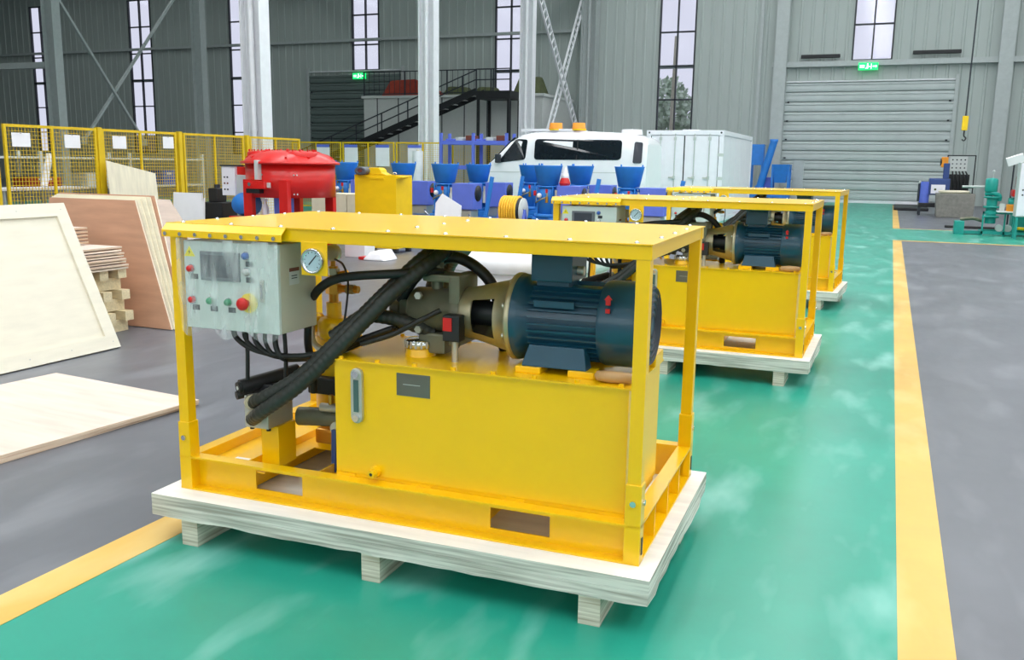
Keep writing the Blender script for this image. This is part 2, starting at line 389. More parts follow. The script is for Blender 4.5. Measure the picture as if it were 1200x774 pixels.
# roller doors
def shutter(n, x0, x1, h, mat, pitch):
    b = MB(); b.box(x0-.14, x0, WY-.22, WY-.04, 0, h+.25); b.box(x1, x1+.14, WY-.22, WY-.04, 0, h+.25)
    d = struct(b.build('door_%d' % n, 'trimgrey'))
    MB().box(x0, x1, WY-.15, WY-.06, 0, .14).build('bottom_bar', 'white_steel', d)
    MB().box(x0, x1, WY-.2, WY-.05, h, h+.06).build('lintel_strip', 'white_steel', d)
    s = MB(); w = x1-x0
    s.prism([(-.04, .010), (-.09, .05), (-.105, pitch*.35), (-.095, pitch*.60), (-.06, pitch*.66), (-.095, pitch*.72), (-.09, pitch-.05), (-.04, pitch-.010)], 0, w, 'x')
    me = s.mesh('slat', mat)
    k = 0
    while .14+(k+1)*pitch <= h+.02: put('slat', me, d, (x0, WY-.05, .14+k*pitch)); k += 1
    for z in [1.2+j*.9 for j in range(int((h-1)/.9))]:
        for x in (x0+.1, x1-.2): MB().box(x, x+.1, WY-.19, WY-.15, z, z+.07).build('wind_clip', 'dark', d)
    return d
shutter(1, -5.17, 2.38, 5.78, 'door', .47)
shutter(2, -33.2, -26.8, 6.9, 'doordark', .47)
# wall columns, rails
for k, x in enumerate((-5.5, 4.35)):
    b = MB(); b.box(x-.3, x+.3, WY-.42, WY-.38, 0, CEIL); b.box(x-.3, x+.3, WY-.06, WY-.02, 0, CEIL); b.box(x-.03, x+.03, WY-.38, WY-.06, 0, CEIL)
    struct(b.build('wall_column', 'trimgrey'))
struct(MB().box(-6.6, -6.45, WY-.12, WY-.04, 0, CEIL).build('trim_3', 'trimgrey'))
struct(MB().box(-5.9, 6.2, WY-.32, WY-.05, 6.5, 6.75).build('trim_4', 'trimgrey'))
for x0, x1, zz, side in ((-4.55, -2.75, 6.9, 'left'), (.45, 2.5, 6.95, 'right')):
    t = thing('heater_bar', 'long dark radiant heater above the grey roller door, %s of the exit sign' % side, 'heater', (0, WY-.3, zz), group='heaters above the roller door')
    MB().box(x0, x1, -.1, .1, 0, .16).build('housing', 'black', t, .02)
    for x in (x0+.2, x1-.2): MB().box(x-.03, x+.03, .1, .262, .02, .14).build('bracket', 'dark', t)
# exit signs
def exit_sign(x, z, label, yy=WY-.40):
    t = thing('exit_sign', label, 'sign', (x, yy, z), group='exit signs')
    MB().box(-.44, .44, 0, .08, -.17, .17).build('box', 'exit', t, .01)
    fig = MB(); fig.box(-.06, .0, -.012, 0, -.1, .06); fig.ball((-.03, -.006, .1), .035, 8); fig.bar((0, -.006, .02), (.09, -.006, -.03), .03); fig.bar((-.05, -.006, -.05), (-.12, -.006, -.11), .03)
    fig.box(.12, .15, -.012, 0, -.12, .12)
    fig.build('running_figure', 'exitw', t)
    a = MB(); a.box(.2, .33, -.012, 0, -.025, .025); a.prism([(.33, -.07), (.4, 0), (.33, .07)], -.012, 0, 'y'); a.box(-.38, -.16, -.012, 0, -.06, -.02); a.box(-.38, -.16, -.012, 0, .02, .06)
    a.build('arrow', 'exitw', t)
exit_sign(-1.45, 6.45, 'glowing green exit sign above the grey roller door')
exit_sign(-29.6, 6.62, 'glowing green exit sign beside the dark shutter on the far left', WY-.295)
# interior columns, white H sections in a row
def column(x, y, mat, name='steel_column', hgt=CEIL, pipe=True, w=.62, d=.42):
    b = MB(); b.box(x+w/2-.03, x+w/2, y-d/2, y+d/2, 0, hgt); b.box(x-w/2, x-w/2+.03, y-d/2, y+d/2, 0, hgt); b.box(x-w/2+.03, x+w/2-.03, y-.015, y+.015, 0, hgt)
    b.box(x-w/2-.1, x+w/2+.1, y-d/2-.1, y+d/2+.1, 0, .04)
    c = struct(b.build(name, mat))
    if pipe:
        MB().cyl((x-.02, y-.14, .04), (x-.02, y-.14, hgt), .085, n=14).build('rain_pipe', mat, c)
        for z in (2.4, 4.6, 6.8, 9): MB().cyl((x-.02, y-.14, z), (x-.02, y-.14, z+.06), .1, n=14).build('pipe_collar', mat, c)
    return c
for y in (10.3, 20.1, 29.8, 39.4): column(-15.6, y, 'white_steel')
column(-15.3, WY-.45, 'trimgrey', w=.8, d=.7)
for y in (10.2, 20.0, 29.6, 38.6): column(-33.5, y, 'trimgrey', pipe=False)
# crane rail beams along the column rows
for x, z in ((-33.5, 11.0), (-15.6, 10.9)):
    b = MB(); b.box(x+.35, x+.6, 2, WY-.5, z, z+.05); b.box(x+.35, x+.6, 2, WY-.5, z+.5, z+.55); b.box(x+.46, x+.49, 2, WY-.5, z+.05, z+.5)
    struct(b.build('crane_rail', 'trimgrey'))
struct(MB().box(-50, -33.8, 29.5, 29.8, 5.4, 5.65).build('trim_5', 'trimgrey'))
struct(MB().box(XL, -16, WY-.3, WY-.1, 8.6, 8.75).build('trim_6', 'trimgrey'))
# braces between columns
def lattice(name, label, a, b, w, mat, rungs):
    t = thing(name, label, 'brace'); a = Vector(a); b = Vector(b); d = (b-a).normalized(); n = Vector((1, 0, 0)).cross(d).normalized()*w/2
    for s in (-1, 1): MB().bar(a+n*s, b+n*s, .07, .09, (1, 0, 0)).build('chord', mat, t)
    for k in range(1, rungs):
        p = a+(b-a)*k/rungs; MB().bar(p-n, p+n, .05, .05, (1, 0, 0)).build('rung', mat, t)
    return t
lattice('lattice_brace', 'pale ladder-like steel brace rising to the left, left of the grey wall column', (-15.55, 47.3, 2.6), (-15.55, 39.75, 10.15), .45, 'white_steel', 25)
lattice('lattice_brace', 'pale ladder-like steel brace rising to the right, left of the grey wall column', (-15.75, 41.9, 2.0), (-15.75, 47.6, 10.2), .45, 'white_steel', 24)
for a, e, s in (((-33.4, 29.9, 8.3), (-33.4, 34.4, 2.4), 'falling to the right'), ((-33.6, 37.2, 9.6), (-33.6, 31.0, 2.4), 'rising to the right')):
    t = thing('cross_brace', 'dim grey diagonal brace %s behind the yellow fence' % s, 'brace'); mid = (Vector(a)+Vector(e))/2
    MB().bar(a, e, .1, .13, (1,0,0)).build('strut', 'trimgrey', t)
    for p in (a, e): MB().box(p[0]-.02, p[0]+.02, p[1]-.16, p[1]+.16, p[2]-.16, p[2]+.16).build('gusset_plate', 'trimgrey', t)

# office block with railing on its roof, and the stair in front
of = thing('site_office', 'pale grey flat-roofed office block under the railing, behind the stairs', 'office', (0, 0, 0))
MB().box(-26.4, -16.2, 43.0, WY-.5, 0, 4.95).build('walls', 'lgrey', of)
MB().box(-26.5, -16.1, 42.9, WY-.5, 4.95, 5.08).build('roof_slab', 'lgrey', of)
for x in range(8): MB().box(-25.6+x*1.28, -25.55+x*1.28, 42.985, 43.0, 0, 4.95).build('panel_joint', 'dark', of)
def railing(name, label, x0, x1, y, z, hgt, step):
    t = thing(name, label, 'railing', (0, y, z))
    for zz in (hgt, .12): MB().box(x0, x1, -.025, .025, zz-.05, zz).build('rail', 'dark', t)
    n = int((x1-x0)/step)
    me = MB().box(-.012, .012, -.012, .012, .12, hgt-.05).mesh('baluster', 'dark')
    for k in range(n+1): put('baluster', me, t, (x0+(x1-x0)*k/n, 0, 0))
    pm_ = MB().box(-.03, .03, -.03, .03, 0, hgt).mesh('post', 'dark')
    for k in range(int((x1-x0)/2)+1): put('post', pm_, t, (x0+(x1-x0)*k/int((x1-x0)/2), 0, 0))
railing('roof_railing', 'dark railing along the roof edge of the grey office block', -26.4, -19.0, 43.05, 5.08, 1.25, .3)
t = tag(MB().hexa([(-26, 44, 5.08), (-22.8, 44, 5.08), (-22.6, 46, 5.08), (-26, 46, 5.08)], [(-25.6, 44.4, 6.0), (-24, 44.2, 6.05), (-23.6, 45.6, 5.8), (-25.6, 45.6, 6.0)]).build('tarp_pile', 'tarp', bevel=.12), 'dark red tarpaulin pile on the office roof behind the railing', 'tarpaulin')
for k, (x, w, h) in enumerate(((-21.6, 1.5, .55), (-19.9, 1.3, .5), (-17.5, 1.6, 1.0))):
    b = MB(); b.hexa([(x-w/2, 44, 5.08), (x+w/2, 44, 5.08), (x+w/2, 45.5, 5.08), (x-w/2, 45.5, 5.08)], [(x-w*.3, 44.3, 5.08+h), (x+w*.35, 44.3, 5.08+h*.9), (x+w*.3, 45.2, 5.08+h), (x-w*.3, 45.2, 5.08+h)])
    tag(b.build('sack_pile', 'olive', bevel=.15), ('olive heap next to the red tarpaulin on the office roof', 'olive heap on the office roof just left of the stair landing', 'tall olive heap on the office roof behind the ladder-like braces')[k], 'heap', 'olive heaps on the office roof')
st = thing('steel_stair', 'black steel staircase climbing to the landing beside the white column', 'stairs', (0, 41.8, 0))
A, B = Vector((-26.3, 0, 2.3-1.9)), Vector((-19.0, 0, 5.1))
A = Vector((-30.5, 0, .2))
slope = (5.1-2.75)/(-19+25.2); A = Vector((-19-4.9/slope, 0, .2))
for yy in (-.5, .5): MB().bar(A+V(0,yy,0), B+V(0,yy,0), .06, .3).build('stringer', 'black', st)
ns = 24; tm = MB().box(-.16, .16, -.47, .47, -.02, .02).mesh('tread', 'lgrey')
for k in range(1, ns): put('tread', tm, st, A+(B-A)*k/ns+V(0, 0, .02))
for off in (1.0, .55): MB().bar(A+V(0,-.5,off), B+V(0,-.5,off), .05, .05).build('handrail', 'dark', st)
for k in range(1, 9): p = A+(B-A)*k/8.5; MB().bar(p+V(0,-.5,0), p+V(0,-.5,1.0), .05).build('rail_post', 'dark', st)
MB().box(-19.0, -17.2, -.55, .9, 4.72, 5.1).build('landing', 'black', st)
for x, y in ((-18.9, -.5), (-17.3, -.5), (-18.9, .85), (-17.3, .85)): MB().box(x-.06, x+.06, y-.06, y+.06, 0, 4.72).build('landing_leg', 'black', st)
for zz in (5.6, 6.1): MB().box(-19.0, -17.2, -.55, -.5, zz, zz+.05).build('handrail', 'dark', st)
for x in (-19, -18.1, -17.22): MB().box(x-.03, x+.03, -.55, -.5, 5.1, 6.1).build('rail_post', 'dark', st)

# hoist hook on its chain
t = thing('chain_hoist', 'yellow hook block hanging on a thin chain right of the roller door', 'hoist', (2.1, 34, 0))
MB().cyl((.05, 0, CEIL), (0, 0, 3.4), .025, n=6).build('chain', 'dark', t)
MB().box(-.09, .09, -.07, .07, 2.95, 3.42).build('block', 'yellow2', t, .03)
MB().tube([(0,0,2.95),(0,0,2.78),(.07,0,2.70),(.02,0,2.62),(-.05,0,2.66)], .02, 8).build('hook', 'black', t)

# ================================================================== HYDRAULIC POWER UNIT
PL, PD, PH = 2.06, 1.08, 1.17
def unit_proto(label):
    u = thing('hydraulic_power_unit', label, 'power unit', group='yellow hydraulic power units in the lane')
    Y = 'yellow'
    # base: C channels opening outward, with fork openings
    def cut_web(x0, x1, holes, y, zt=.143, zb=.008):
        b = MB(); x = x0
        for h0, h1 in holes: b.box(x, h0, y-.004, y+.004, zb, zt); b.box(h0, h1, y-.004, y+.004, zb, .03); b.box(h0, h1, y-.004, y+.004, .115, zt); x = h1
        b.box(x, x1, y-.004, y+.004, zb, zt); return b
    for y0, y1, yw in ((0, .06, .056), (PD-.06, PD, PD-.056)):
        b = cut_web(.03, PL-.03, [(.36, .595), (1.455, 1.70)], yw)
        b.box(.0, PL, y0, y1, 0, .008); b.box(.0, PL, y0, y1, .143, .151)
        b.build('base_rail', Y, u)
    for x0, x1, xw in ((0, .06, .056), (PL-.06, PL, PL-.056)):
        b = MB(); b.box(xw-.004, xw+.004, .06, PD-.06, .008, .143); b.box(x0, x1, .06, PD-.06, 0, .008); b.box(x0, x1, .06, PD-.06, .143, .151)
        b.build('base_rail', Y, u)
    for x in (.004, PL-.05):
        for yy in (.28, .53, .78): MB().box(x, x+.046, yy-.004, yy+.004, .008, .143).build('stiffener', Y, u)
    for x in (.30, .66, 1.40, 1.76):   # fork tunnel walls
        MB().box(x-.004, x+.004, .06, PD-.06, .008, .14).build('cross_member', Y, u)
    MB().box(.06, .66, .45, PD-.06, .1, .106).build('floor_plate', Y, u)
    MB().box(.06, .40, .06, .45, .1, .106).build('floor_plate', Y, u)
    # white stencil mark on the base floor plate
    b = MB(); b.box(.16, .27, .17, .19, .1062, .1068)
    for k in range(5): b.box(.2+k*.025, .215+k*.025, .115, .14, .1062, .1068)
    b.cyl((.17, .125, .1062), (.17, .125, .1068), .018, n=14); b.build('stencil_mark', 'paper', u)
    # corner posts in sleeves
    for x in (0, PL-.06):
        for y in (0, PD-.06):
            s = MB().box(x, x+.06, y, y+.06, 0, .305).build('sleeve', Y, u, .003)
            fx = y if y == 0 else y+.06; d = -1 if y == 0 else 1
            MB().cyl((x+.03, fx, .235), (x+.03, fx+d*.008, .235), .012, n=8).build('bolt', 'chrome', s)
            sx = x+.06 if x else x; dx = 1 if x else -1
            MB().cyl((sx, y+.03, .235), (sx+dx*.008, y+.03, .235), .012, n=8).build('bolt', 'chrome', s)
            MB().box(sx-.002, sx+dx*.003 if dx > 0 else sx+.002, y+.022, y+.038, .035, .1).build('slot', 'dark', s) if dx > 0 else MB().box(sx-.003, sx+.002, y+.022, y+.038, .035, .1).build('slot', 'dark', s)
            MB().box(x+.005, x+.055, y+.005, y+.055, .30, PH-.055).build('post', Y, u, .003)
    # roof frame and sheet
    for y in (.003, PD-.053): MB().box(.0, PL, y, y+.05, PH-.056, PH-.006).build('roof_beam', Y, u, .003)
    for x in (.003, PL-.053): MB().box(x, x+.05, .053, PD-.053, PH-.056, PH-.006).build('roof_beam', Y, u, .003)
    MB().box(1.0, 1.05, .053, PD-.053, PH-.056, PH-.012).build('roof_beam', Y, u)
    sh = MB().box(-.004, PL+.004, -.004, PD+.004, PH-.005, PH).build('roof_sheet', Y, u)
    bm_ = MB().lathe([(.009, 0), (.009, .003), (.005, .006), (.0001, .007)], n=8).mesh('screw', 'chrome')
    for y in (.028, PD-.028):
        for k in range(9): put('screw', bm_, sh, (.06+k*(PL-.12)/8, y, PH))
    for x in (.028, PL-.028):
        for k in range(1, 4): put('screw', bm_, sh, (x, .03+k*(PD-.06)/4, PH))
    for k in range(1, 4): put('screw', bm_, sh, (1.025, .03+k*(PD-.06)/4, PH))
    # awning over the control box, screws along the lip
    b = MB(); b.prism([(-.002, PH), (-.036, PH-.028), (-.036, PH-.056), (-.033, PH-.056), (-.033, PH-.03), (-.002, PH-.006)], .0, .59, 'x')
    aw = b.build('awning', Y, u)
    sm_ = MB().cyl((0, 0, 0), (0, -.006, 0), .0085, n=8).mesh('screw', 'chrome')
    for k in range(8): put('screw', sm_, aw, (.02+k*.0765, -.036, PH-.043))
    # oil tank
    TX0, TX1, TY0, TY1, TZ0, TZ1 = .76, 1.985, .06, .60, .151, .645
    tk = MB().box(TX0, TX1, TY0, TY1, .165, TZ1-.006).build('oil_tank', Y, u, .004)
    for x in (TX0, 1.10, 1.5, TX1-.09): MB().box(x, x+.09, TY0, TY1, TZ0, .165).build('tank_foot', Y, tk)
    MB().box(TX0+.01, TX1-.01, TY0+.004, TY1, .12, .166).build('tank_base', Y, tk)
    MB().box(TX0-.012, TX1+.012, TY0-.012, TY1+.012, TZ1-.006, TZ1).build('tank_lid', Y, tk)
    tb = MB().cyl((0,0,0), (0,0,.012), .010, n=6, smooth=False).mesh('lid_bolt', Y)
    for k in range(8): put('lid_bolt', tb, tk, (TX0+.03+k*(TX1-TX0-.06)/7, TY0+.004, TZ1)); put('lid_bolt', tb, tk, (TX0+.03+k*(TX1-TX0-.06)/7, TY1-.004, TZ1))
    for k in range(1, 4): put('lid_bolt', tb, tk, (TX1-.002, TY0+k*.13, TZ1))
    lg = MB()
    for zz, n0 in ((.425, PI), (.58, 0)): pass
    poly = [(.87+.026*math.cos(a), .413+.026*math.sin(a)) for a in [PI+PI*k/8 for k in range(9)]]+[(.87+.026*math.cos(a), .590+.026*math.sin(a)) for a in [PI*k/8 for k in range(9)]]
    g = lg.prism(poly, TY0-.018, TY0, 'y').build('level_gauge', 'steel', tk, .003)
    MB().box(.859, .881, TY0-.021, TY0-.018, .435, .568).build('sight_glass', 'glassgreen', g)
    for zz in (.41, .592): MB().cyl((.87, TY0-.018, zz), (.87, TY0-.030, zz), .015, n=10).build('gauge_nut', 'chrome', g)
    np_ = MB().box(1.046, 1.192, TY0-.003, TY0, .521, .612).build('nameplate', 'plate', tk)
    MB().box(1.075, 1.15, TY0-.0036, TY0-.003, .567, .569).build('plate_line', 'lgrey', np_)
    dp = MB().cyl((.95, TY0, .19), (.95, TY0-.035, .19), .022, n=14).build('drain_plug', Y, tk, .003)
    MB().cyl((.95, TY0-.035, .19), (.95, TY0-.05, .19), .016, n=6, smooth=False).build('plug_hex', Y, dp)
    MB().cyl((.95, TY0-.05, .19), (.95, TY0-.0505, .19), .007, n=8).build('plug_socket', 'black', dp)
    fc = MB().cyl((1.045, .27, TZ1), (1.045, .27, TZ1+.03), .066, .060, n=20).build('filler_neck', Y, tk)
    MB().lathe([(.0001, .072), (.05, .071), (.064, .064), (.066, .036), (.056, .03)], (1.045, .27, TZ1), n=28).build('filler_cap', 'chrome', fc)
    rm = MB().box(.062, .068, -.004, .004, .036, .064).mesh('cap_rib', 'steel')
    for k in range(18): put('cap_rib', rm, fc, (1.045, .27, TZ1), (0, 0, 2*PI*k/18))
    br = MB().cyl((1.235, .20, TZ1), (1.235, .20, .735), .013, n=10).build('temperature_probe', 'steel', tk)
    MB().box(1.195, 1.268, .165, .225, .732, .838).build('probe_head', 'black', br, .005)
    part_label(MB().box(1.198, 1.236, .162, .165, .775, .828).build('red_tag', 'red', br), 'red square tag')
    MB().box(1.93, 2.0, .44, .58, TZ1, TZ1+.05).build('corner_bracket', Y, tk, .004)
    for x in (1.52, 1.73): MB().box(x, x+.1, .13, .22, TZ1, TZ1+.026).build('motor_rail', Y, tk, .003); MB().box(x, x+.1, .42, .5, TZ1, TZ1+.026).build('motor_rail', Y, tk, .003)
    MB().lathe([(.0001, 0), (.018, .01), (.024, .06), (.02, .14), (.0001, .15)], (1.84, .11, TZ1+.024), 'x', 12).build('wrapped_part', 'tan', tk)
    # motor
    mx, my, mz = 1.48, .32, .832
    mo = MB().lathe([(.0001, .03), (.165, .03), (.165, .0), (.175, -.005), (.175, -.022), (.165, -.025), (.09, -.025)], (mx, my, mz), 'x', 40).build('motor_flange', 'alu', u)
    body = MB().lathe([(.172, .0), (.168, .03), (.14, .045), (.138, .36)], (mx, my, mz), 'x', 40).build('motor_body', 'motor', u)
    fin = MB().box(mx+.07, mx+.345, -.003, .003, .130, .158).mesh('cooling_fin', 'motor')
    for k in range(36):
        a = 2*PI*k/36
        if 70 < math.degrees(a) < 110: continue
        put('cooling_fin', fin, body, (0, my, mz), (a-PI/2, 0, 0))
    for a in range(0, 360, 45):
        MB().cyl((mx-.024, my+.155*math.cos(math.radians(a+22)), mz+.155*math.sin(math.radians(a+22))), (mx-.034, my+.155*math.cos(math.radians(a+22)), mz+.155*math.sin(math.radians(a+22))), .011, n=6).build('flange_bolt', 'steel', mo)
    cw = MB().lathe([(.160, .345), (.166, .36), (.166, .50), (.160, .515), (.14, .522), (.0001, .524)], (mx, my, mz), 'x', 40).build('fan_cowl', 'motor', u)
    b = MB()
    for r in (.04, .065, .09, .115, .14): b.lathe([(r, .523), (r+.006, .530), (r+.012, .523)], (mx, my, mz), 'x', 28)
    b.build('fan_grille', 'dark', cw)
    part_label(MB().prism([(1.862, .925), (1.878, .925), (1.878, .945), (1.884, .945), (1.87, .962), (1.856, .945), (1.862, .945)], my-.166, my-.152, 'y').build('direction_arrow', 'red', cw), 'red arrow sticker')
    MB().box(1.862, 1.878, my-.166, my-.158, .895, .912).build('direction_mark', 'red', cw)
    tbx = MB().box(1.545, 1.71, .22, .42, .99, 1.095).build('terminal_box', 'motor', u, .006)
    MB().box(1.54, 1.715, .215, .425, 1.095, 1.108).build('terminal_lid', 'motor', tbx, .004)
    MB().box(1.56, 1.69, .25, .39, .955, .99).build('terminal_neck', 'motor', tbx)
    MB().cyl((1.71, .3, 1.03), (1.735, .3, 1.03), .018, n=10).build('cable_gland', 'steel', tbx)
    for y in (.14, .43): MB().hexa([(1.54, y, TZ1+.026), (1.8, y, TZ1+.026), (1.8, y+.07, TZ1+.026), (1.54, y+.07, TZ1+.026)], [(1.56, y+.03, .75), (1.78, y+.03, .75), (1.78, y+.09 if y < .3 else y+.02, .75), (1.56, y+.09 if y < .3 else y+.02, .75)]).build('motor_foot', 'motor', u, .004)
    for y in (.17, .47):
        for x in (1.56, 1.78): MB().cyl((x, y, TZ1+.026), (x, y, TZ1+.05), .010, n=6).build('foot_bolt', 'chrome', body)
    pl_ = MB().box(1.58, 1.74, my-.162, my-.150, .90, .925).build('motor_badge', 'motor', body)
    # bell housing with window
    b = MB(); prof = [(.098, 0.0), (.105, .012), (.15, .20), (.15, .21)]
    for a0, a1 in ((-60, 60), (120, 240)):
        pass
    def strip(a0, a1, p, x): b.lathe([(r, h) for r, h in p], (x, my, mz), 'x', max(2, int((a1-a0)/8)), True, (math.radians(a0), math.radians(a1)))
    x0 = 1.245
    # angles: 0 = +y, 90 = up, 180 = -y (towards the lane), windows at the front, rear and below
    full = lambda p: b.lathe(p, (x0, my, mz), 'x', 40)
    full([(.098, -.012), (.104, 0), (.112, .05)]); full([(.138, .155), (.15, .205), (.158, .21)])
    for a0, a1 in ((35, 145), (215, 325)): strip(a0, a1, [(.112, .05), (.138, .155)], x0)
    for p in ([(.098, -.012), (.094, 0), (.102, .05)], [(.128, .155), (.14, .205)]): full(p)
    b.build('bell_housing', 'alu', u)
    MB().cyl((1.24, my, mz), (1.47, my, mz), .05, n=18).build('coupling', 'black', u)
    # pump
    b = MB(); b.lathe([(.0001, -.02), (.075, -.02), (.09, 0), (.092, .17), (.1, .18), (.1, .225)], (1.01, my, mz), 'x', 28)
    pu = b.build('hydraulic_pump', 'castgrey', u)
    MB().box(1.19, 1.24, my-.09, my+.1, .70, .99).build('pump_flange', 'castgrey', pu, .01)
    MB().box(.94, 1.0, my-.045, my+.045, .785, .87).build('regulator', 'castgrey', pu, .01)
    MB().cyl((.90, my-.02, .83), (.94, my-.02, .83), .03, n=12).build('regulator_knob', 'castgrey', pu)
    MB().box(1.06, 1.22, my-.06, my+.06, .955, .985).build('valve_plate', 'castgrey', pu, .008)
    MB().cyl((1.10, my, .9), (1.10, my, 1.11), .026, n=14).build('suction_riser', 'castgrey', pu)
    MB().box(1.05, 1.17, my-.08, my+.08, .66, .745).build('pump_foot', 'castgrey', pu, .01)
    for z in (.76, .90): MB().cyl((1.06, my-.088, z), (1.06, my-.105, z), .016, n=6).build('port_plug', 'steel', pu)
    # hoses with spiral guards, from the manifold up over the tank corner
    hA = [(.335, .085, .405), (.42, .05, .445), (.58, .07, .545), (.73, .10, .685), (.83, .15, .80), (.95, .20, .93), (1.06, .28, 1.05), (1.08, .42, 1.09), (1.0, .68, 1.06), (.84, .84, .93), (.78, .86, .66)]
    MB().tube(hA, .030, 12, 6, .03, .026).build('wrapped_hose', 'wrap', u)
    hB = [(.34, .07, .335), (.44, .02, .40), (.60, .03, .515), (.75, .06, .66), (.87, .11, .795), (.99, .17, .93), (1.10, .27, 1.04), (1.12, .45, 1.085), (1.04, .74, 1.05), (.88, .90, .93), (.82, .92, .66)]
    MB().tube(hB, .030, 12, 6, .03, .026).build('wrapped_hose', 'wrap', u)
    MB().tube([(.94, .30, .86), (1.0, .30, .955), (1.08, .34, 1.03), (1.16, .38, 1.045), (1.25, .40, 1.0), (1.31, .42, .92), (1.33, .46, .78), (1.33, .5, .65)], .024, 12).build('pressure_hose', 'rubber', u)
    MB().tube([(.55, .24, .86), (.62, .18, .905), (.70, .15, .948), (.80, .15, .972), (.98, .17, .99), (1.07, .25, .995), (1.12, .32, .99)], .019, 10).build('pressure_hose', 'rubber', u)
    MB().tube([(.70, .15, .71), (.82, .18, .80), (.92, .22, .80), (1.03, .24, .775), (1.1, .28, .74)], .030, 10, 6, .03, .026).build('wrapped_hose', 'wrap', u)
    MB().tube([(.85, .12, .70), (.98, .14, .745), (1.08, .16, .80), (1.17, .2, .85)], .011, 8).build('signal_cable', 'rubber', u)
    # cables under the control box
    for k in range(5):
        o = k*.018
        MB().tube([(.22+k*.055, .12, .735), (.25+k*.05, .10, .68-o*.2), (.34+k*.035, .10, .635-o*.3), (.50, .10+o, .622-o*.4), (.66, .11+o, .645-o*.3), (.80, .14+o, .70-o*.2), (.95, .2+o, .76)], .009 if k % 2 else .012, 8).build('control_cable', 'rubber', u)
    for x, y in ((.30, .1), (.48, .12)):
        MB().tube([(x, y, .735), (x+.005, y, .62), (x, y, .50)], .009, 8).build('control_cable', 'rubber', u)
    MB().tube([(.545, .2, .735), (.53, .22, .65), (.52, .26, .55), (.5, .3, .42)], .017, 8).build('pressure_hose', 'rubber', u)
    # control box
    cb = MB().box(.092, .555, .002, .255, .735, 1.10).build('control_box', 'cabside', u, .004)
    dr = MB().box(.092, .555, -.016, .002, .735, 1.10).build('box_door', 'cabgrey', cb, .004)
    sc = MB().box(.180, .375, -.024, -.016, .94, 1.06).build('screen_bezel', 'bezel', dr, .003)
    MB().box(.20, .352, -.0246, -.024, .955, 1.045).build('screen_glass', 'screen', sc)
    b = MB(); b.prism([(.095, 1.035), (.15, 1.035), (.1225, 1.078)], -.0172, -.016, 'y'); ws = b.build('warning_sticker', 'eyel', dr)
    MB().prism([(.1245, 1.063), (.117, 1.052), (.1235, 1.052), (.119, 1.041), (.128, 1.054), (.1225, 1.054)], -.0178, -.0172, 'y').build('bolt_symbol', 'black', ws)
    def button(x, z, mat, kind='push'):
        q = MB().lathe([(.018, 0), (.017, .008), (.0135, .009)], (0, 0, 0), 'y', 16)
        bb = MB(); bb.cyl((x, -.016, z), (x, -.024, z), .018, n=16); p = bb.build('button_ring', 'chrome', cb)
        MB().lathe([(.0001, -.018), (.011, -.016), (.014, -.010), (.014, 0)], (x, -.024, z), 'y', 16).build('button_cap', mat, p)
        MB().box(x-.006, x+.03, -.0175, -.016, z-.044, z-.022).build('button_tag', 'dark', p)
    button(.131, .985, 'red'); button(.408, 1.05, 'blueb'); button(.408, .985, 'lgrey')
    button(.132, .855, 'red'); button(.224, .855, 'greenb'); button(.314, .855, 'greenb')
    es = MB().cyl((.412, -.016, .857), (.412, -.022, .857), .040, n=24).build('emergency_ring', 'eyel', cb)
    MB().lathe([(.0001, -.045), (.018, -.044), (.026, -.036), (.026, -.026), (.014, -.024), (.014, 0)], (.405, -.022, .857), 'y', 20).build('emergency_button', 'red', es)
    lk = MB().box(.470, .490, -.024, -.016, .865, .955).build('door_lock', 'steel', dr, .003)
    MB().box(.476, .484, -.028, -.024, .88, .94).build('lock_lever', 'chrome', lk)
    st_ = MB().box(.555, .5562, .06, .13, .93, 1.0).build('side_label', 'lgrey', cb)
    MB().box(.5562, .5568, .06, .13, .985, 1.0).build('label_header', 'rust', st_)
    for zz in (.955, .965): MB().box(.5562, .5568, .075, .115, zz, zz+.004).build('label_text', 'dark', st_)
    for x in (.15, .45): MB().box(x-.02, x+.02, .1, .14, 1.10, PH-.05).build('hanger', 'yellow', cb)
    MB().cyl((.33, .12, .735), (.33, .12, .705), .024, n=12).build('cable_gland', 'greenb', cb)
    # clear film draped over the control box
    nx, nz = 18, 10; vs = []; rn = random.Random(5)
    for j in range(nz+1):
        for i in range(nx+1):
            x = .075+.50*i/nx; z = 1.112-(.39+.02*math.sin(i*.9))*j/nz
            y = -.040-.012*math.sin(i*1.1+j*.5)*(j/nz)-.012*(j/nz)*(i/nx)
            vs.append((x, y, z))
    for j in range(nz+1):
        z = 1.112-.38*j/nz
    fs = [(j*(nx+1)+i, j*(nx+1)+i+1, (j+1)*(nx+1)+i+1, (j+1)*(nx+1)+i) for j in range(nz) for i in range(nx)]
    part_label(MB().add(vs, fs, True).build('protective_film', 'cloudfilm', u), 'clear plastic film over the control box')
    # gauges
    gp = MB().box(.655, .775, .0, .006, .985, 1.12).build('gauge_plate', Y, u, .003)
    MB().lathe([(.0001, -.012), (.040, -.012), (.047, -.022), (.050, -.018), (.050, .02), (.0001, .022)], (.715, 0, 1.045), 'y', 28).build('gauge_case', 'chrome', gp)
    MB().cyl((.715, -.012, 1.045), (.715, -.0135, 1.045), .040, n=28).build('gauge_face', 'gauge', gp)
    MB().bar((.700, -.0145, 1.03), (.735, -.0145, 1.068), .002, .004).build('gauge_needle', 'black', gp)
    b = MB()
    for k in range(11):
        a = math.radians(225-27*k); b.bar((.715+.031*math.cos(a), -.0142, 1.045+.031*math.sin(a)), (.715+.037*math.cos(a), -.0142, 1.045+.037*math.sin(a)), .002, .002)
    b.build('gauge_scale', 'black', gp)
    vx, vy = .50, .48
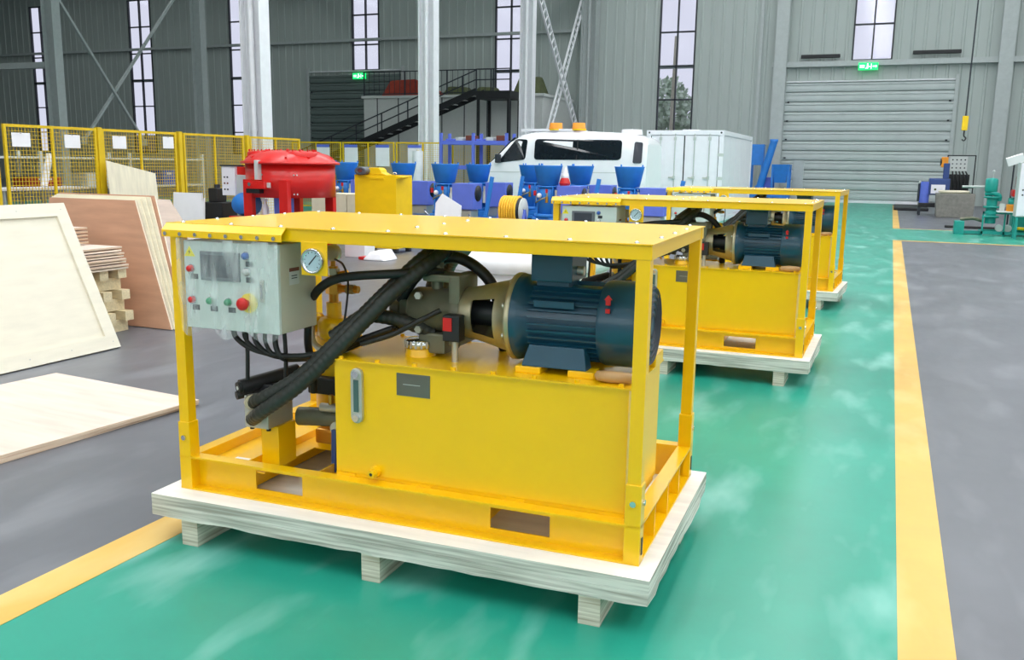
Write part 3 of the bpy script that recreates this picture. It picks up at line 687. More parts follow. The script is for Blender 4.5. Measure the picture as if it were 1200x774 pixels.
    vc = MB().cyl((vx, vy, .70), (vx, vy, .80), .035, n=14).build('valve_stack', 'yellow', u)
    MB().cyl((vx, vy, .80), (vx, vy, .965), .022, n=12).build('valve_stem', 'brass', vc)
    MB().cyl((vx, vy, .84), (vx, vy, .885), .036, n=6, smooth=False).build('hex_nut', 'brass', vc)
    MB().cyl((vx, vy, .925), (vx, vy, .955), .03, n=6, smooth=False).build('hex_nut', 'copper', vc)
    MB().cyl((vx, vy, .965), (vx, vy, .995), .012, n=8).build('gauge_stem', 'brass', vc)
    sg = MB().lathe([(.0001, -.02), (.030, -.02), (.038, -.014), (.038, .014), (.03, .02), (.0001, .02)], (vx, vy, 1.025), 'y', 20).build('small_gauge', 'steel', vc)
    MB().cyl((vx+.03, vy, .865), (vx+.13, vy, .865), .017, n=12).build('side_pipe', 'brass', vc)
    MB().cyl((vx+.07, vy, .865), (vx+.11, vy, .865), .024, n=6, smooth=False).build('side_nut', 'copper', vc)
    MB().cyl((vx+.03, vy, .93), (vx+.075, vy, .94), .012, n=8).build('bleed_screw', 'brass', vc)
    MB().cyl((vx-.06, vy, .87), (vx-.02, vy, .87), .012, n=8).build('bleed_screw', 'brass', vc)
    MB().tube([(vx+.03, vy-.03, 1.0), (.60, .40, .985), (.66, .34, .93), (.68, .3, .85), (.67, .28, .72)], .005, 6).build('capillary', 'rubber', vc)
    ym = MB().lathe([(.0001, -.03), (.06, -.03), (.075, -.01), (.075, .05), (.06, .07), (.0001, .07)], (vx, vy, .66), 'z', 20).build('yellow_valve_body', 'yellow', u)
    MB().cyl((vx-.1, vy, .69), (vx+.12, vy, .69), .038, n=14).build('cross_pipe', 'yellow', ym)
    MB().lathe([(.055, 0), (.055, .02)], (vx-.1, vy, .69), 'x', 16).build('pipe_flange', 'yellow', ym)
    MB().tube([(vx-.08, vy-.06, .70), (vx-.06, vy-.08, .62), (vx+.02, vy-.09, .59), (vx+.12, vy-.09, .60)], .014, 10).build('bent_pipe', 'steel', ym)
    b = MB(); b.cyl((.48, .55, .106), (.48, .55, .63), .11, n=24); ac = b.build('accumulator_drum', 'yellow', u)
    MB().lathe([(.11, 0), (.10, .03), (.06, .05), (.0001, .055)], (.48, .55, .63), n=24).build('drum_dome', 'yellow', ac)
    MB().hexa([(.60, .36, .106), (.72, .36, .106), (.72, .6, .106), (.60, .6, .106)], [(.60, .36, .52), (.72, .36, .62), (.72, .6, .62), (.60, .6, .52)]).build('return_filter', 'yellow', u, .01)
    # manifold block on its stand
    mb = MB().box(.285, .405, .09, .275, .29, .43).build('manifold_block', 'steel', u, .004)
    MB().box(.33, .42, .14, .27, .106, .29).build('manifold_stand', 'yellow', u, .003)
    for x in (.30, .385): MB().cyl((x, .12, .29), (x, .12, .275), .01, n=8).build('block_bolt', 'black', mb)
    for x, z in ((.325, .405), (.33, .335)): MB().cyl((x, .09, z), (x+.02, .07, z+.005), .034, n=12).build('hose_ferrule', 'alu', mb)
    so = MB().cyl((.262, .10, .462), (.40, .33, .50), .034, n=16).build('solenoid', 'black', u)
    MB().cyl((.262, .10, .462), (.255, .088, .460), .026, n=16).build('solenoid_cap', 'rubber', so)
    MB().cyl((.255, .088, .460), (.254, .086, .460), .009, n=10).build('solenoid_pin', 'lgrey', so)
    MB().cyl((.245, .09, .425), (.32, .2, .44), .019, n=12).build('solenoid_plug', 'rubber', so)
    MB().box(.30, .38, .16, .27, .43, .47).build('valve_base', 'black', mb, .004)
    MB().cyl((.39, .30, .50), (.43, .37, .512), .02, n=10).build('silencer', 'steel', so)
    gm = MB().cyl((.42, .30, .30), (.74, .34, .315), .042, n=16).build('gear_motor', 'castgrey', u)
    MB().cyl((.55, .28, .36), (.66, .28, .365), .02, n=10).build('needle_valve', 'steel', gm)
    MB().cyl((.60, .28, .36), (.60, .28, .42), .011, n=8).build('valve_spindle', 'brass', gm)
    MB().box(.46, .56, .36, .46, .16, .23).build('check_valve', 'brass', gm, .012)
    MB().box(.40, .74, .40, .50, .38, .46).build('hydraulic_manifold', 'black', gm, .01)
    cl_ = MB().cyl((.70, .30, .18), (.70, .30, .46), .03, n=12).build('column_fitting', 'castgrey', gm)
    bv = MB().cyl((.66, .22, .29), (.66, .30, .29), .03, n=12).build('ball_valve', 'steel', u)
    part_label(MB().hexa([(.648, .195, .10), (.672, .195, .10), (.672, .21, .10), (.648, .21, .10)], [(.648, .20, .29), (.672, .20, .29), (.672, .215, .29), (.648, .215, .29)]).build('valve_lever', 'bhandle', bv, .004), 'blue lever handle')
    return u
def pallet_proto(label):
    p = thing('plywood_pallet', label, 'pallet', group='plywood pallets under the power units')
    x0, x1, y0, y1 = -.075, PL+.062, -.102, PD+.06
    th = .098; d = th/2
    for k, (dx, dy) in enumerate(((.006, .004), (0, 0))):
        # slightly ragged cut edges
        b = MB(); n = 26; rn = random.Random(11+k); z0, z1 = .2117-th+k*d+(.0 if k == 0 else .0012), .2117-th+(k+1)*d
        top = []; bot = []
        ring = [(x0+(x1-x0)*i/n, y0) for i in range(n)]+[(x1, y0+(y1-y0)*i/12) for i in range(12)]+[(x1-(x1-x0)*i/n, y1) for i in range(n)]+[(x0, y1-(y1-y0)*i/12) for i in range(12)]
        for x, y in ring:
            top.append((x, y, z1)); bot.append((x+rn.uniform(-dx, dx), y+rn.uniform(-dy, dy), z0+(rn.uniform(-.003, .003) if k == 0 else 0)))
        m = len(ring); b.add(top+bot, [tuple(range(m)), tuple(range(2*m-1, m-1, -1))]+[(i, m+i, m+(i+1) % m, (i+1) % m) for i in range(m)])
        b.build('deck_sheet', 'ply', p)
    h = .2117-th+.002
    bl = MB().box(0, .082, 0, .30, 0, h).mesh('runner_block', 'ply_edge')
    br = MB().box(0, .24, 0, .10, 0, h).mesh('runner_block', 'ply_edge')
    for x in (.078, .965, 1.865): put('runner_block', bl, p, (x, -.098, 0))
    for y in (.74, 1.0):
        for x in (-.05, .93, 1.84): put('runner_block', br, p, (x, y, 0))
    return p
spots = [(-2.790, 2.974, .0254, 'nearest yellow-framed hydraulic power unit, with plastic film over its control box', 'pale plywood pallet under the nearest yellow power unit'),
         (-2.576, 7.122, -.0045, 'second yellow-framed hydraulic power unit down the lane, in the middle of the three', 'pale plywood pallet under the middle yellow power unit'),
         (-2.585, 11.344, -.048, 'farthest of the three yellow-framed hydraulic power units in the green lane', 'pale plywood pallet under the farthest yellow power unit')]
unit = unit_proto(spots[0][3]); pal = pallet_proto(spots[0][4])
units = [(unit, pal)]
for s in spots[1:]:
    units.append((copy_tree(unit, None, ('protective_film',)), copy_tree(pal)))
for (u, p), (x, y, a, lu, lp) in zip(units, spots):
    u.location = (x, y, .2168); u.rotation_euler = (0, 0, a); u['label'] = lu
    p.location = (x, y, .0043); p.rotation_euler = (0, 0, a); p['label'] = lp
# drop duplicates' labels on parts that repeat is fine

# ================================================================== LEFT SIDE: PLYWOOD
def slab(name, mat, corners, nrm, thick, bevel=0):
    n = Vector(nrm).normalized()*thick
    b = MB(); k = len(corners); C = [Vector(c) for c in corners]
    o = C[0].copy()
    b.add([c for c in C]+[c-n for c in C], [tuple(range(k)), tuple(range(2*k-1, k-1, -1))]+[(i, k+i, k+(i+1) % k, (i+1) % k) for i in range(k)])
    return b.build(name, mat, None, bevel)
def board(name, mat, w, h, t, label, cat, loc, rot, group=None, poly=None):
    """a sheet lying in local XY, thickness along local Z (0..t)"""
    b = MB(); b.prism(poly or [(0, 0), (w, 0), (w, h), (0, h)], 0, t, 'z')
    o = b.build(name, mat, None); o.rotation_mode = 'XYZ'; o.location = loc; o.rotation_euler = rot
    return tag(o, label, cat, group)
# sheets lying on the floor in front
for k, (dz, dx, dy) in enumerate(((0, .03, -.02), (.023, 0, 0))):
    board('plywood_sheet', 'ply_pink', 1.5, 2.44, .022, ('lower of the two pinkish plywood sheets lying on the grey floor', 'upper of the two pinkish plywood sheets lying on the grey floor')[k], 'plywood', (-4.46-1.5*.995+dx, 4.66+1.5*.105-2.44*.995+dy+.03, .002+dz), (0, 0, -.08 if k == 0 else -.105), 'plywood sheets on the floor')
# framed crate panel leaning on the stack
cp_ = thing('crate_panel', 'cream plywood crate side with nailed border battens, leaning at the left edge', 'crate panel', (-6.17, 5.92, .004), 0)
cp_.rotation_euler = (0, -math.atan2(.55, 1.22), 0)     # local Z runs up the panel, Y along it
Hh, Ly = 1.36, 2.6
MB().box(-.012, .0, -Ly, 0, 0, Hh).build('sheet', 'cream', cp_)
MB().box(-.045, -.030, -Ly+.02, .012, .0, Hh-.01).build('back_sheet', 'cream', cp_)
for y0 in (-.12, -1.3, -Ly): MB().box(0, .022, y0, y0+.12, .12, Hh-.12).build('batten', 'cream', cp_)
for z0 in (0, Hh-.12): MB().box(0, .022, -Ly, 0, z0, z0+.12).build('batten', 'cream', cp_)
nm = MB().cyl((.022, 0, 0), (.024, 0, 0), .006, n=6).mesh('nail_head', 'steel')
for y in (-.06, -.5, -.9, -1.24, -1.7): put('nail_head', nm, cp_, (0, y, Hh-.06)); put('nail_head', nm, cp_, (0, y, .06))
for y0 in (-.4, -1.6): MB().box(-.030, -.012, y0, y0+.1, 0, Hh-.05).build('rear_batten', 'wood', cp_)
# pallet stack with plywood offcuts on top
def wood_pallet(z, label, dx):
    p = thing('wooden_pallet', label, 'pallet', (-7.72+dx, 5.62, z), 0, 'stacked pallets behind the crate side')
    for k in range(5): MB().box(0, 1.02, .0+k*.22, .10+k*.22, .11, .20).build('deck_board', 'wood', p)
    for x in (.0, .42, .82): MB().box(x, x+.12, .0, .98, .0, .11).build('bearer', 'wood', p)
wood_pallet(.002, 'bottom wooden pallet of the stack between crate side and brown sheets', .03)
wood_pallet(.204, 'middle wooden pallet of the stack between crate side and brown sheets', .0)
wood_pallet(.406, 'top wooden pallet of the stack between crate side and brown sheets', -.03)
for k in range(8):
    board('plywood_offcut', 'ply_pink' if k % 2 else 'ply_brown', 1.0, 1.0, .016, ['lowest square plywood offcut of the fanned pile, right on the top pallet', 'second square plywood offcut up from the top pallet', 'third square plywood offcut up from the top pallet', 'fourth square plywood offcut up from the top pallet', 'fifth square plywood offcut up from the top pallet', 'sixth square plywood offcut up from the top pallet', 'square plywood offcut one below the top of the fanned pile', 'uppermost square plywood offcut of the fanned pile on the pallets'][k], 'plywood', (-7.70-.012*k+(.02 if k % 2 else 0), 5.6, .608+k*.027), (0, 0, random.uniform(-.02, .02)), 'offcuts piled on the pallets')
for k in range(5):
    board('plywood_offcut', 'ply_pink', .7, .95, .016, ['lowest small offcut of the short left pile, on the fanned pile', 'second small plywood offcut of the short left pile, from below', 'middle small plywood offcut of the short left pile', 'small plywood offcut one below the top of the short left pile', 'topmost small plywood offcut of the short left pile'][k], 'plywood', (-7.86, 5.62, .83+k*.034), (0, 0, random.uniform(-.015, .015)), 'small offcuts on the left')
# brown sheets leaning behind
ang = math.atan2(1.224, .25); Ls = math.hypot(1.224, .25)
for k in range(5):
    o = .028*k
    poly = [(-1.9, 0), (0+.02*k, 0), (-.62+.035*k, Ls+.012*k), (-1.78, Ls+.012*k)]
    mat = 'ply_brown' if k in (0, 4) else 'ply_cream'
    lab = ['foremost brown plywood sheet leaning right of the pallet stack', 'second leaning plywood sheet, its pale edge just behind the foremost brown one', 'third leaning plywood sheet with a pale edge, middle of the five', 'fourth leaning plywood sheet with a pale edge, one before the rearmost', 'rearmost brown plywood sheet of the leaning five'][k]
    board('leaning_plywood', mat, 0, 0, .018, lab, 'plywood', (-6.35, 6.77+o, .004), (ang, 0, 0), 'leaning plywood sheets', poly)
# pale sloping sheet behind them
board('sloping_plywood', 'ply_pink', 0, 0, .02, 'pale pink plywood board sloping down behind the leaning brown sheets', 'plywood', (-6.75, 8.2, .004), (math.atan2(1.12, .8), 0, 0), None, [(-2.3, 0), (0, 0), (-1.62, 1.38), (-2.3, 1.38)])
tag(MB().box(-9.2, -8.65, 9.05, 9.7, 0, .72).build('carton_crate', 'cardboard', None, .01), 'plain crate hidden behind the pale sloping plywood board', 'crate')
# plywood sheet against the fence
board('fence_plywood', 'ply_cream', 0, 0, .015, 'pale plywood offcut with slanted top leaning on the yellow fence', 'plywood', (-12.70, 12.28, .004), (0, -PI/2-.08, 0), None, [(0, 0), (0, 1.14), (1.37, 1.14), (1.60, 0)])
for k, (x, h, w, yy) in enumerate(((-11.15, 1.09, .60, 12.0), (-10.72, 1.02, .30, 11.9))):
    o = MB().prism([(0, 0), (w, 0), (w, h), (w*.86, h*(1 if k == 0 else .93)), (0, h*(1 if k == 0 else .9))], 0, .03, 'y').build('foam_board', 'paper', None, 0, (x, yy, .004), (-.06, 0, 0))
    tag(o, ('wide white foam board standing behind the plywood near the fence', 'narrow white foam board standing in front of the wide one')[k], 'foam board', 'white foam boards')

# ================================================================== FENCE
FH = 2.15
def fence_meshes(w, h):
    fr = MB(); t = .045
    for x in (0, w-t): fr.box(x, x+t, -.022, .022, 0, h)
    for z in (.1, h-t): fr.box(t, w-t, -.018, .018, z, z+t)
    wm = MB(); n = int((w-2*t)/.06); m = int((h-.2)/.06)
    for k in range(1, n): x = t+(w-2*t)*k/n; wm.box(x-.0035, x+.0035, -.0035, .0035, .14, h-t)
    for k in range(1, m): z = .14+(h-t-.14)*k/m; wm.box(t, w-t, -.0105, -.0035, z-.0035, z+.0035)
    return fr.mesh('panel_frame', 'yfence'), MB().box(w/2-.02, w/2+.02, -.02, .02, .1, h).mesh('middle_post', 'yfence'), wm.mesh('wire_mesh', 'yfence'), MB().box(.0, .045, -.06, .06, 0, .012).mesh('foot_plate', 'yfence')
fmA = fence_meshes(1.83, FH); fmB = fence_meshes(1.98, 2.28)
def fence(fm, loc, rz, label, w):
    f = thing('mesh_fence_panel', label, 'fence', loc, rz, 'yellow wire fence panels')
    put('panel_frame', fm[0], f); put('middle_post', fm[1], f); stuff(put('wire_mesh', fm[2], f)); put('foot_plate', fm[3], f); put('foot_plate', fm[3], f, (w-.045, 0, 0))
lab = ['yellow wire fence panel at the left edge of the picture with two white notices', 'yellow wire fence panel behind the slanted plywood offcut', 'yellow wire fence panel above the white foam boards', 'short-looking yellow wire fence panel behind the red mixer']
for k, y in enumerate((10.42, 12.37, 14.40, 16.44)): fence(fmA, (-13, y, .002), PI/2, lab[k], 1.83)
fence(fmA, (-13, 8.47, .002), PI/2, 'yellow wire fence panel just outside the left edge', 1.83)
for y, l in ((12.31, 'yellow fence post left of the slanted plywood offcut'), (14.30, 'yellow fence post above the white foam boards'), (16.355, 'yellow fence post in front of the nearest white column')):
    p = thing('fence_post', l, 'post', (-13, y, .002), 0, 'posts of the left fence')
    MB().box(-.04, .04, -.045, .045, .012, FH+.01).build('tube', 'yfence', p); MB().box(-.08, .08, -.055, .055, 0, .012).build('foot_plate', 'yfence', p); MB().box(-.042, .042, -.047, .047, FH+.01, FH+.02).build('cap', 'yfence', p)
labx = ['far yellow wire fence panel at the dark shutter', 'far yellow wire fence panel left of the stairs', 'far yellow wire fence panel in front of the middle white column', 'far yellow wire fence panel beside the blue rack']
for k in range(4): fence(fmB, (-19.1+k*2.04, 26.4, .002), 0, labx[k], 1.98)
notes = [(10.54, 1.80, .34, .22), (11.55, 1.80, .32, .22), (12.585, 1.81, .32, .225), (13.82, 1.84, .28, .22)]
nl = ['leftmost white paper notice on the yellow fence', 'white paper notice second from the left on the yellow fence', 'white paper notice above the slanted plywood offcut', 'white paper notice on the fence just left of the double post over the foam boards']
for (y, z, w, h), l in zip(notes, nl):
    n = thing('paper_notice', l, 'notice', (-12.965, y, z), 0, 'paper notices on the fence')
    MB().box(0, .004, 0, w, 0, h).build('sheet', 'paper', n)
    MB().box(-.012, .006, w*.45, w*.55, h-.015, h+.005).build('clip', 'steel', n)
for k, x in enumerate((-18.05, -16.95, -15.75, -14.55)):
    n = thing('notice_board', ('white board with blue header on the far fence, behind the red mixer lid', 'white board with blue header on the far fence, right of the red mixer', 'white board with violet header on the far fence, below the stair foot', 'white board with violet header on the far fence, beside the middle white column')[k], 'notice board', (x, 26.34, 1.50), 0, 'white boards on the far fence')
    MB().box(0, .50, 0, .03, 0, .60).build('panel', 'paper', n)
    MB().box(0, .50, -.004, .0, .60, .69).build('header', 'bluev', n)

# storage rack behind the left fence
rk = thing('storage_rack', 'long grey shelf rack standing behind the left yellow fence', 'rack', (-14.75, 10.0, 0))
for y in (0, 2.1, 4.2, 6.3): 
    for x in (0, .55): MB().box(x-.025, x+.025, y-.025, y+.025, 0, 1.75).build('upright', 'trimgrey', rk)
for z in (.5, 1.1, 1.65): MB().box(-.03, .58, -.03, 6.33, z-.04, z).build('shelf', 'trimgrey', rk)
items = [('storage_tray', 'orange', .6, 1.0, .22, .5, 'orange tray on the lowest rack shelf behind the fence'), ('storage_bin', 'tarp', 1.9, .7, .18, 1.1, 'dark red bin on the middle rack shelf behind the fence'),
         ('storage_box', 'blueb', 5.2, .35, .3, 1.1, 'small blue box on the rack seen through the fence left of the mixer'), ('storage_box', 'bluev', 4.7, .5, .3, .5, 'violet box on the lowest rack shelf behind the foam boards'),
         ('storage_box', 'greenb', .5, .4, .3, 1.1, 'green box on the middle rack shelf at the left edge'), ('storage_box', 'lgrey', 3.2, 1.0, .25, 1.1, 'pale grey box on the middle rack shelf behind the slanted offcut'),
         ('storage_tray', 'red', 2.4, .9, .16, .5, 'red tray on the lowest rack shelf behind the fence')]
for n, mt, y, w, h, z, l in items:
    t = thing(n, l, 'box', (-14.5, 10.0+y, z+.002)); 
    b = MB(); b.box(-.2, .2, 0, w, 0, .01); b.box(-.2, -.19, 0, w, .01, h); b.box(.19, .2, 0, w, .01, h); b.box(-.19, .19, 0, .01, .01, h); b.box(-.19, .19, w-.01, w, .01, h)
    b.build('shell', mt, t); MB().box(.2, .212, w*.3, w*.7, h*.7, h*.85).build('grip', 'lgrey', t); MB().box(-.19, .19, .01, w-.01, .01, h*.8).build('contents', 'olive', t)
for k, (y, tilt) in enumerate(((1.1, .25),)):
    t = thing('film_roll', 'white roll of film leaning inside the fence behind the second notice', 'film roll', (-13.9, 11.55, 1.0-.35))
    t.location = (-13.75, 11.75, 1.14)
    MB().cyl((0, 0, 0), (-.02, .18, .55), .06, n=14).build('roll', 'film', t); MB().cyl((-.02, .18, .55), (-.0205, .184, .562), .02, n=10).build('core', 'cardboard', t)
    t2 = thing('work_shelf', 'white shelf board inside the fence carrying the film roll', 'shelf', (-13.75, 11.6, 1.08)); MB().box(-.38, .25, -.9, .9, 0, .038).build('board', 'white', t2)
    for y in (-.8, .8): MB().box(-.37, -.33, y-.02, y+.02, -1.08, 0).build('leg', 'trimgrey', t2); MB().box(.15, .2, y-.02, y+.02, -1.08, 0).build('leg', 'trimgrey', t2)

# ================================================================== RED PAN MIXER
mx_ = thing('pan_mixer', 'red round pan mixer on four legs behind the nearest unit', 'mixer', (-9.15, 12.6, 0))
MB().lathe([(.0001, 1.06), (.72, 1.06), (.72, 1.60), (.70, 1.60)], n=48).build('drum', 'redpaint', mx_)
MB().lathe([(.72, 1.585), (.80, 1.585), (.80, 1.62), (.72, 1.64), (.70, 1.66)], n=48).build('rim', 'redpaint', mx_)
ld = MB().lathe([(.74, 1.64), (.62, 1.74), (.40, 1.80), (.0001, 1.81)], n=48).build('lid', 'redpaint', mx_)
for a in (150, 215, 245, 300, 330, 20): 
    ca, sa_ = math.cos(math.radians(a)), math.sin(math.radians(a))
    MB().bar((.36*ca, .36*sa_, 1.815), (.70*ca, .70*sa_, 1.685), .03, .03).build('lid_rib', 'redpaint', ld)
sb = MB().cyl((0, 0, 0), (0, 0, .035), .012, n=6).mesh('lid_bolt', 'redpaint')
for cx_ in (-.38, .36):
    hp = MB().lathe([(.26, 1.70), (.26, 1.765), (.24, 1.785), (.0001, 1.80)], (cx_, -.2, 0), n=24).build('lid_hatch', 'redpaint', ld)
    for k in range(12): put('lid_bolt', sb, hp, (cx_+.23*math.cos(k*PI/6), -.2+.23*math.sin(k*PI/6), 1.785))
for a in (62, 118, 240, 298):
    x, y = .72*math.cos(math.radians(a)), .72*math.sin(math.radians(a))
    MB().box(x-.08, x+.08, y-.05, y+.05, .02, 1.34).build('leg', 'redpaint', mx_, .006); MB().box(x-.12, x+.12, y-.1, y+.1, 0, .02).build('leg_foot', 'redpaint', mx_)
MB().box(-.09, -.03, -.83, -.72, 1.34, 1.645).build('latch_bar', 'lgrey', mx_, .01)
gate = MB().box(-.28, .12, -.86, -.70, 1.20, 1.32).build('discharge_gate', 'redpaint', mx_, .01)
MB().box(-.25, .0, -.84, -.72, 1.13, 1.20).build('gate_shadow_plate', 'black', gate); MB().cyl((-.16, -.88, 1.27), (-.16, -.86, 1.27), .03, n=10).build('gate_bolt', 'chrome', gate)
for x in (-.14, -.02): MB().cyl((x, -.725, 1.42), (x, -.735, 1.42), .015, n=8).build('bolt', 'chrome', mx_)
for x, z in ((.46, 1.42), (.52, 1.42), (.46, 1.12), (.52, 1.12)): MB().cyl((x, -.56, z), (x+.02, -.585, z), .012, n=8).build('bolt', 'lgrey', mx_)
MB().box(.10, .17, -.80, -.765, 1.22, 1.30).build('red_plate', 'lgrey', mx_)
cbx = MB().box(-1.12, -.85, -.36, -.1, 1.06, 1.54).build('switch_cabinet', 'white', mx_, .008); MB().box(-.85, -.62, -.33, -.1, 1.06, 1.40).build('cabinet_side', 'lgrey', cbx, .008)
MB().box(-1.13, -.84, -.38, -.08, 1.54, 1.56).build('cabinet_hood', 'dark', cbx)
MB().box(-.9, -.55, -.3, .1, 1.40, 1.53).build('cabinet_bracket', 'redpaint', cbx)
for r in range(3):
    for c in range(2): MB().cyl((-1.06+c*.06, -.36, 1.16+r*.1), (-1.06+c*.06, -.372, 1.16+r*.1), .014, n=8).build('knob', ('dark', 'rust', 'dark')[r], cbx)
MB().lathe([(.0001, -.16), (.15, -.15), (.19, -.05), (.19, .2), (.0001, .2)], (-.62, -.42, .93), 'y', 28).build('drive_motor', 'blue', mx_)
MB().box(-.8, .3, -.6, -.3, .68, .74).build('drive_shelf', 'redpaint', mx_)
MB().box(.02, .26, -.5, -.3, .74, 1.06).build('drive_cover', 'bluev', mx_)
MB().box(-.86, -.78, -.2, -.1, .02, 1.1).build('cabinet_post', 'redpaint', mx_)
t = thing('spray_bottle', 'white spray bottle standing under the red mixer drum', 'bottle', (-9.30, 12.10, .744))
MB().lathe([(.0001, 0), (.05, 0), (.055, .02), (.055, .16), (.02, .22), (.02, .25)], n=16).build('bottle', 'white', t); MB().box(-.07, .04, -.02, .02, .25, .29).build('spray_head', 'white', t, .006)
# black speaker-like pump in front of the fence
t = thing('black_compressor', 'small black machine beside the mixer control cabinet', 'machine', (-10.75, 12.75, 0))
MB().box(-.2, .2, -.2, .2, .05, .92).build('housing', 'black', t, .02); MB().box(-.14, .06, -.14, .1, .92, 1.16).build('head', 'black', t, .02); MB().cyl((-.04, -.02, 1.16), (-.04, -.02, 1.22), .05, n=12).build('cap', 'dark', t)
for x in (-.15, .15): MB().box(x-.05, x+.05, -.18, .18, 0, .05).build('foot', 'rubber', t)
# beige cartons behind the mixer
for k, (x0, x1) in enumerate(((-10.95, -10.12), (-10.10, -9.45))):
    t = thing('long_carton', ('long beige carton behind the red mixer legs', 'short beige carton left of the yellow hopper box')[k], 'carton', (x0, 15.75, 0), 0, 'beige cartons'); w = x1-x0
    MB().box(0, w, 0, .6, .0, 1.0).build('body', 'cardboard', t, .01); MB().box(w*.45, w*.55, -.002, 0, .0, 1.0).build('tape', 'lgrey', t)

# yellow hopper box with a drum motor
yh = thing('yellow_feed_box', 'tall yellow box with a grey drum on its rim, behind the nearest unit', 'machine', (-8.66, 14.75, 0))
yh.scale = (1.52, 1.2, .94)
b = MB(); w, d, z = .285, .25, 1.50
b.box(-w, w, -d, -d+.01, .1, z); b.box(-w, w, d-.01, d, .1, z); b.box(-w, -w+.01, -d+.01, d-.01, .1, z); b.box(w-.01, w, -d+.01, d-.01, .1, z); b.box(-w, w, -d, d, .09, .1)
b.build('box_walls', 'yellow2', yh)
MB().prism([(w, 1.43), (w+.09, 1.465), (w+.09, 1.475), (w, 1.49)], -d, -d+.25, 'y').build('pouring_lip', 'yellow2', yh)
MB().prism([(-.2, 1.50), (.14, 1.50), (.06, 1.55), (.05, 1.60), (.02, 1.64), (-.10, 1.64), (-.15, 1.6)], -.2, -.02, 'y').build('drum_bracket', 'yellow2', yh, .01)
dm = MB().lathe([(.0001, -.12), (.035, -.12), (.04, -.13), (.075, -.13), (.08, -.12), (.08, .1), (.0001, .1)], (-.17, -.2, 1.575), 'y', 24).build('drum', 'bezel', yh)
MB().cyl((-.17, -.33, 1.575), (-.17, -.34, 1.575), .03, n=12).build('drum_hub', 'rust', dm)
MB().lathe([(.016, 0), (.03, .006), (.016, .012)], (.20, -.1, 1.53), 'y', 14).build('lifting_eye', 'cardboard', yh)
for x in (-.25, .25):
    for y in (-.2, .2): MB().box(x-.03, x+.03, y-.03, y+.03, 0, .09).build('foot', 'dark', yh)
MB().box(-.12, .12, -.26, -.25, 1.42, 1.46).build('rim_stiffener', 'yellow2', yh)

# ================================================================== BLUE SPRAYING MACHINES
def gun_proto():
    g = thing('spraying_machine', 'x', 'machine', group='blue dry-mix spraying machines')
    b = MB(); b.lathe([(.10, 1.20), (.215, 1.215), (.30, 1.60), (.31, 1.62), (.30, 1.62), (.205, 1.225), (.10, 1.21)], n=28); hp = b.build('hopper', 'blue', g)
    for a in (40, 140, 250): MB().box(.29*math.cos(math.radians(a))-.012, .29*math.cos(math.radians(a))+.012, .29*math.sin(math.radians(a))-.012, .29*math.sin(math.radians(a))+.012, 1.60, 1.66).build('hopper_lug', 'blue', hp)
    MB().lathe([(.0001, 1.17), (.23, 1.17), (.23, 1.20), (.0001, 1.205)], n=28).build('top_flange', 'blue', g)
    rb = MB().lathe([(.0001, .62), (.21, .62), (.21, 1.10), (.17, 1.17)], n=28).build('rotor_body', 'blue', g)
    for k in range(4):
        a = math.radians(45+90*k); MB().cyl((.24*math.cos(a), .24*math.sin(a), .60), (.24*math.cos(a), .24*math.sin(a), 1.20), .018, n=8).build('tie_rod', 'blue', g)
    MB().lathe([(.0001, .55), (.28, .55), (.28, .62), (.0001, .625)], n=24).build('rotor_base', 'blue', g)
    MB().box(-.34, .88, -.26, .26, .34, .42).build('skid', 'blue', g, .01); MB().box(-.26, .26, -.24, .24, .42, .55).build('gearbox', 'blue', g, .02)
    mc = MB().box(.30, .80, -.27, .20, .66, 1.21).build('motor_cover', 'bluev', g, .01)
    MB().lathe([(.0001, .005), (.17, .005), (.17, -.06), (.0001, -.06)], (.81, -.02, 1.0), 'x', 20).build('cooling_duct', 'black', mc)
    MB().box(.30, .72, -.2, .2, .42, .66).build('motor', 'steel', g, .04)
    for x in (-.2, .74):
        for y in (-.30, .30):
            wh = MB().lathe([(.0001, -.045), (.10, -.045), (.17, -.04), (.17, .04), (.10, .045), (.0001, .045)], (x, y, .17), 'y', 20).build('wheel', 'tyre', g); MB().lathe([(.0001, -.05), (.07, -.05), (.07, .05), (.0001, .05)], (x, y, .17), 'y', 14).build('wheel_hub', 'bluev', wh)
        MB().box(x-.03, x+.03, -.26, .26, .15, .36).build('axle_bracket', 'blue', g)
    va = MB().tube([(-.16, -.26, .86), (-.05, -.30, .92), (.08, -.28, .98), (.08, -.28, 1.08)], .018, 8).build('air_pipe', 'copper', g)
    MB().box(.06, .10, -.31, -.27, 1.06, 1.14).build('valve_knob', 'red', va)
    MB().box(-.22, -.18, -.26, -.2, 1.0, 1.1).build('valve_knob', 'red', va)
    MB().cyl((.08, -.28, .86), (.08, -.28, .98), .03, n=10).build('air_valve', 'brass', va)
    MB().cyl((.27, -.24, .74), (.27, -.24, 1.0), .045, n=12).build('oil_mister', 'lgrey', g)
    MB().cyl((.27, -.24, 1.0), (.27, -.24, 1.12), .03, n=12).build('mister_cap', 'steel', g)
    MB().ball((-.10, -.24, 1.0), .055, 8).build('wrapped_fitting', 'film', g)
    MB().bar((.92, .1, .40), (1.08, .1, 1.36), .05, .08).build('tow_bar', 'blue', g)
    MB().tube([(.70, -.27, .55), (.76, -.32, .50), (.82, -.30, .44)], .016, 8).build('water_tap', 'chrome', g)
    return g
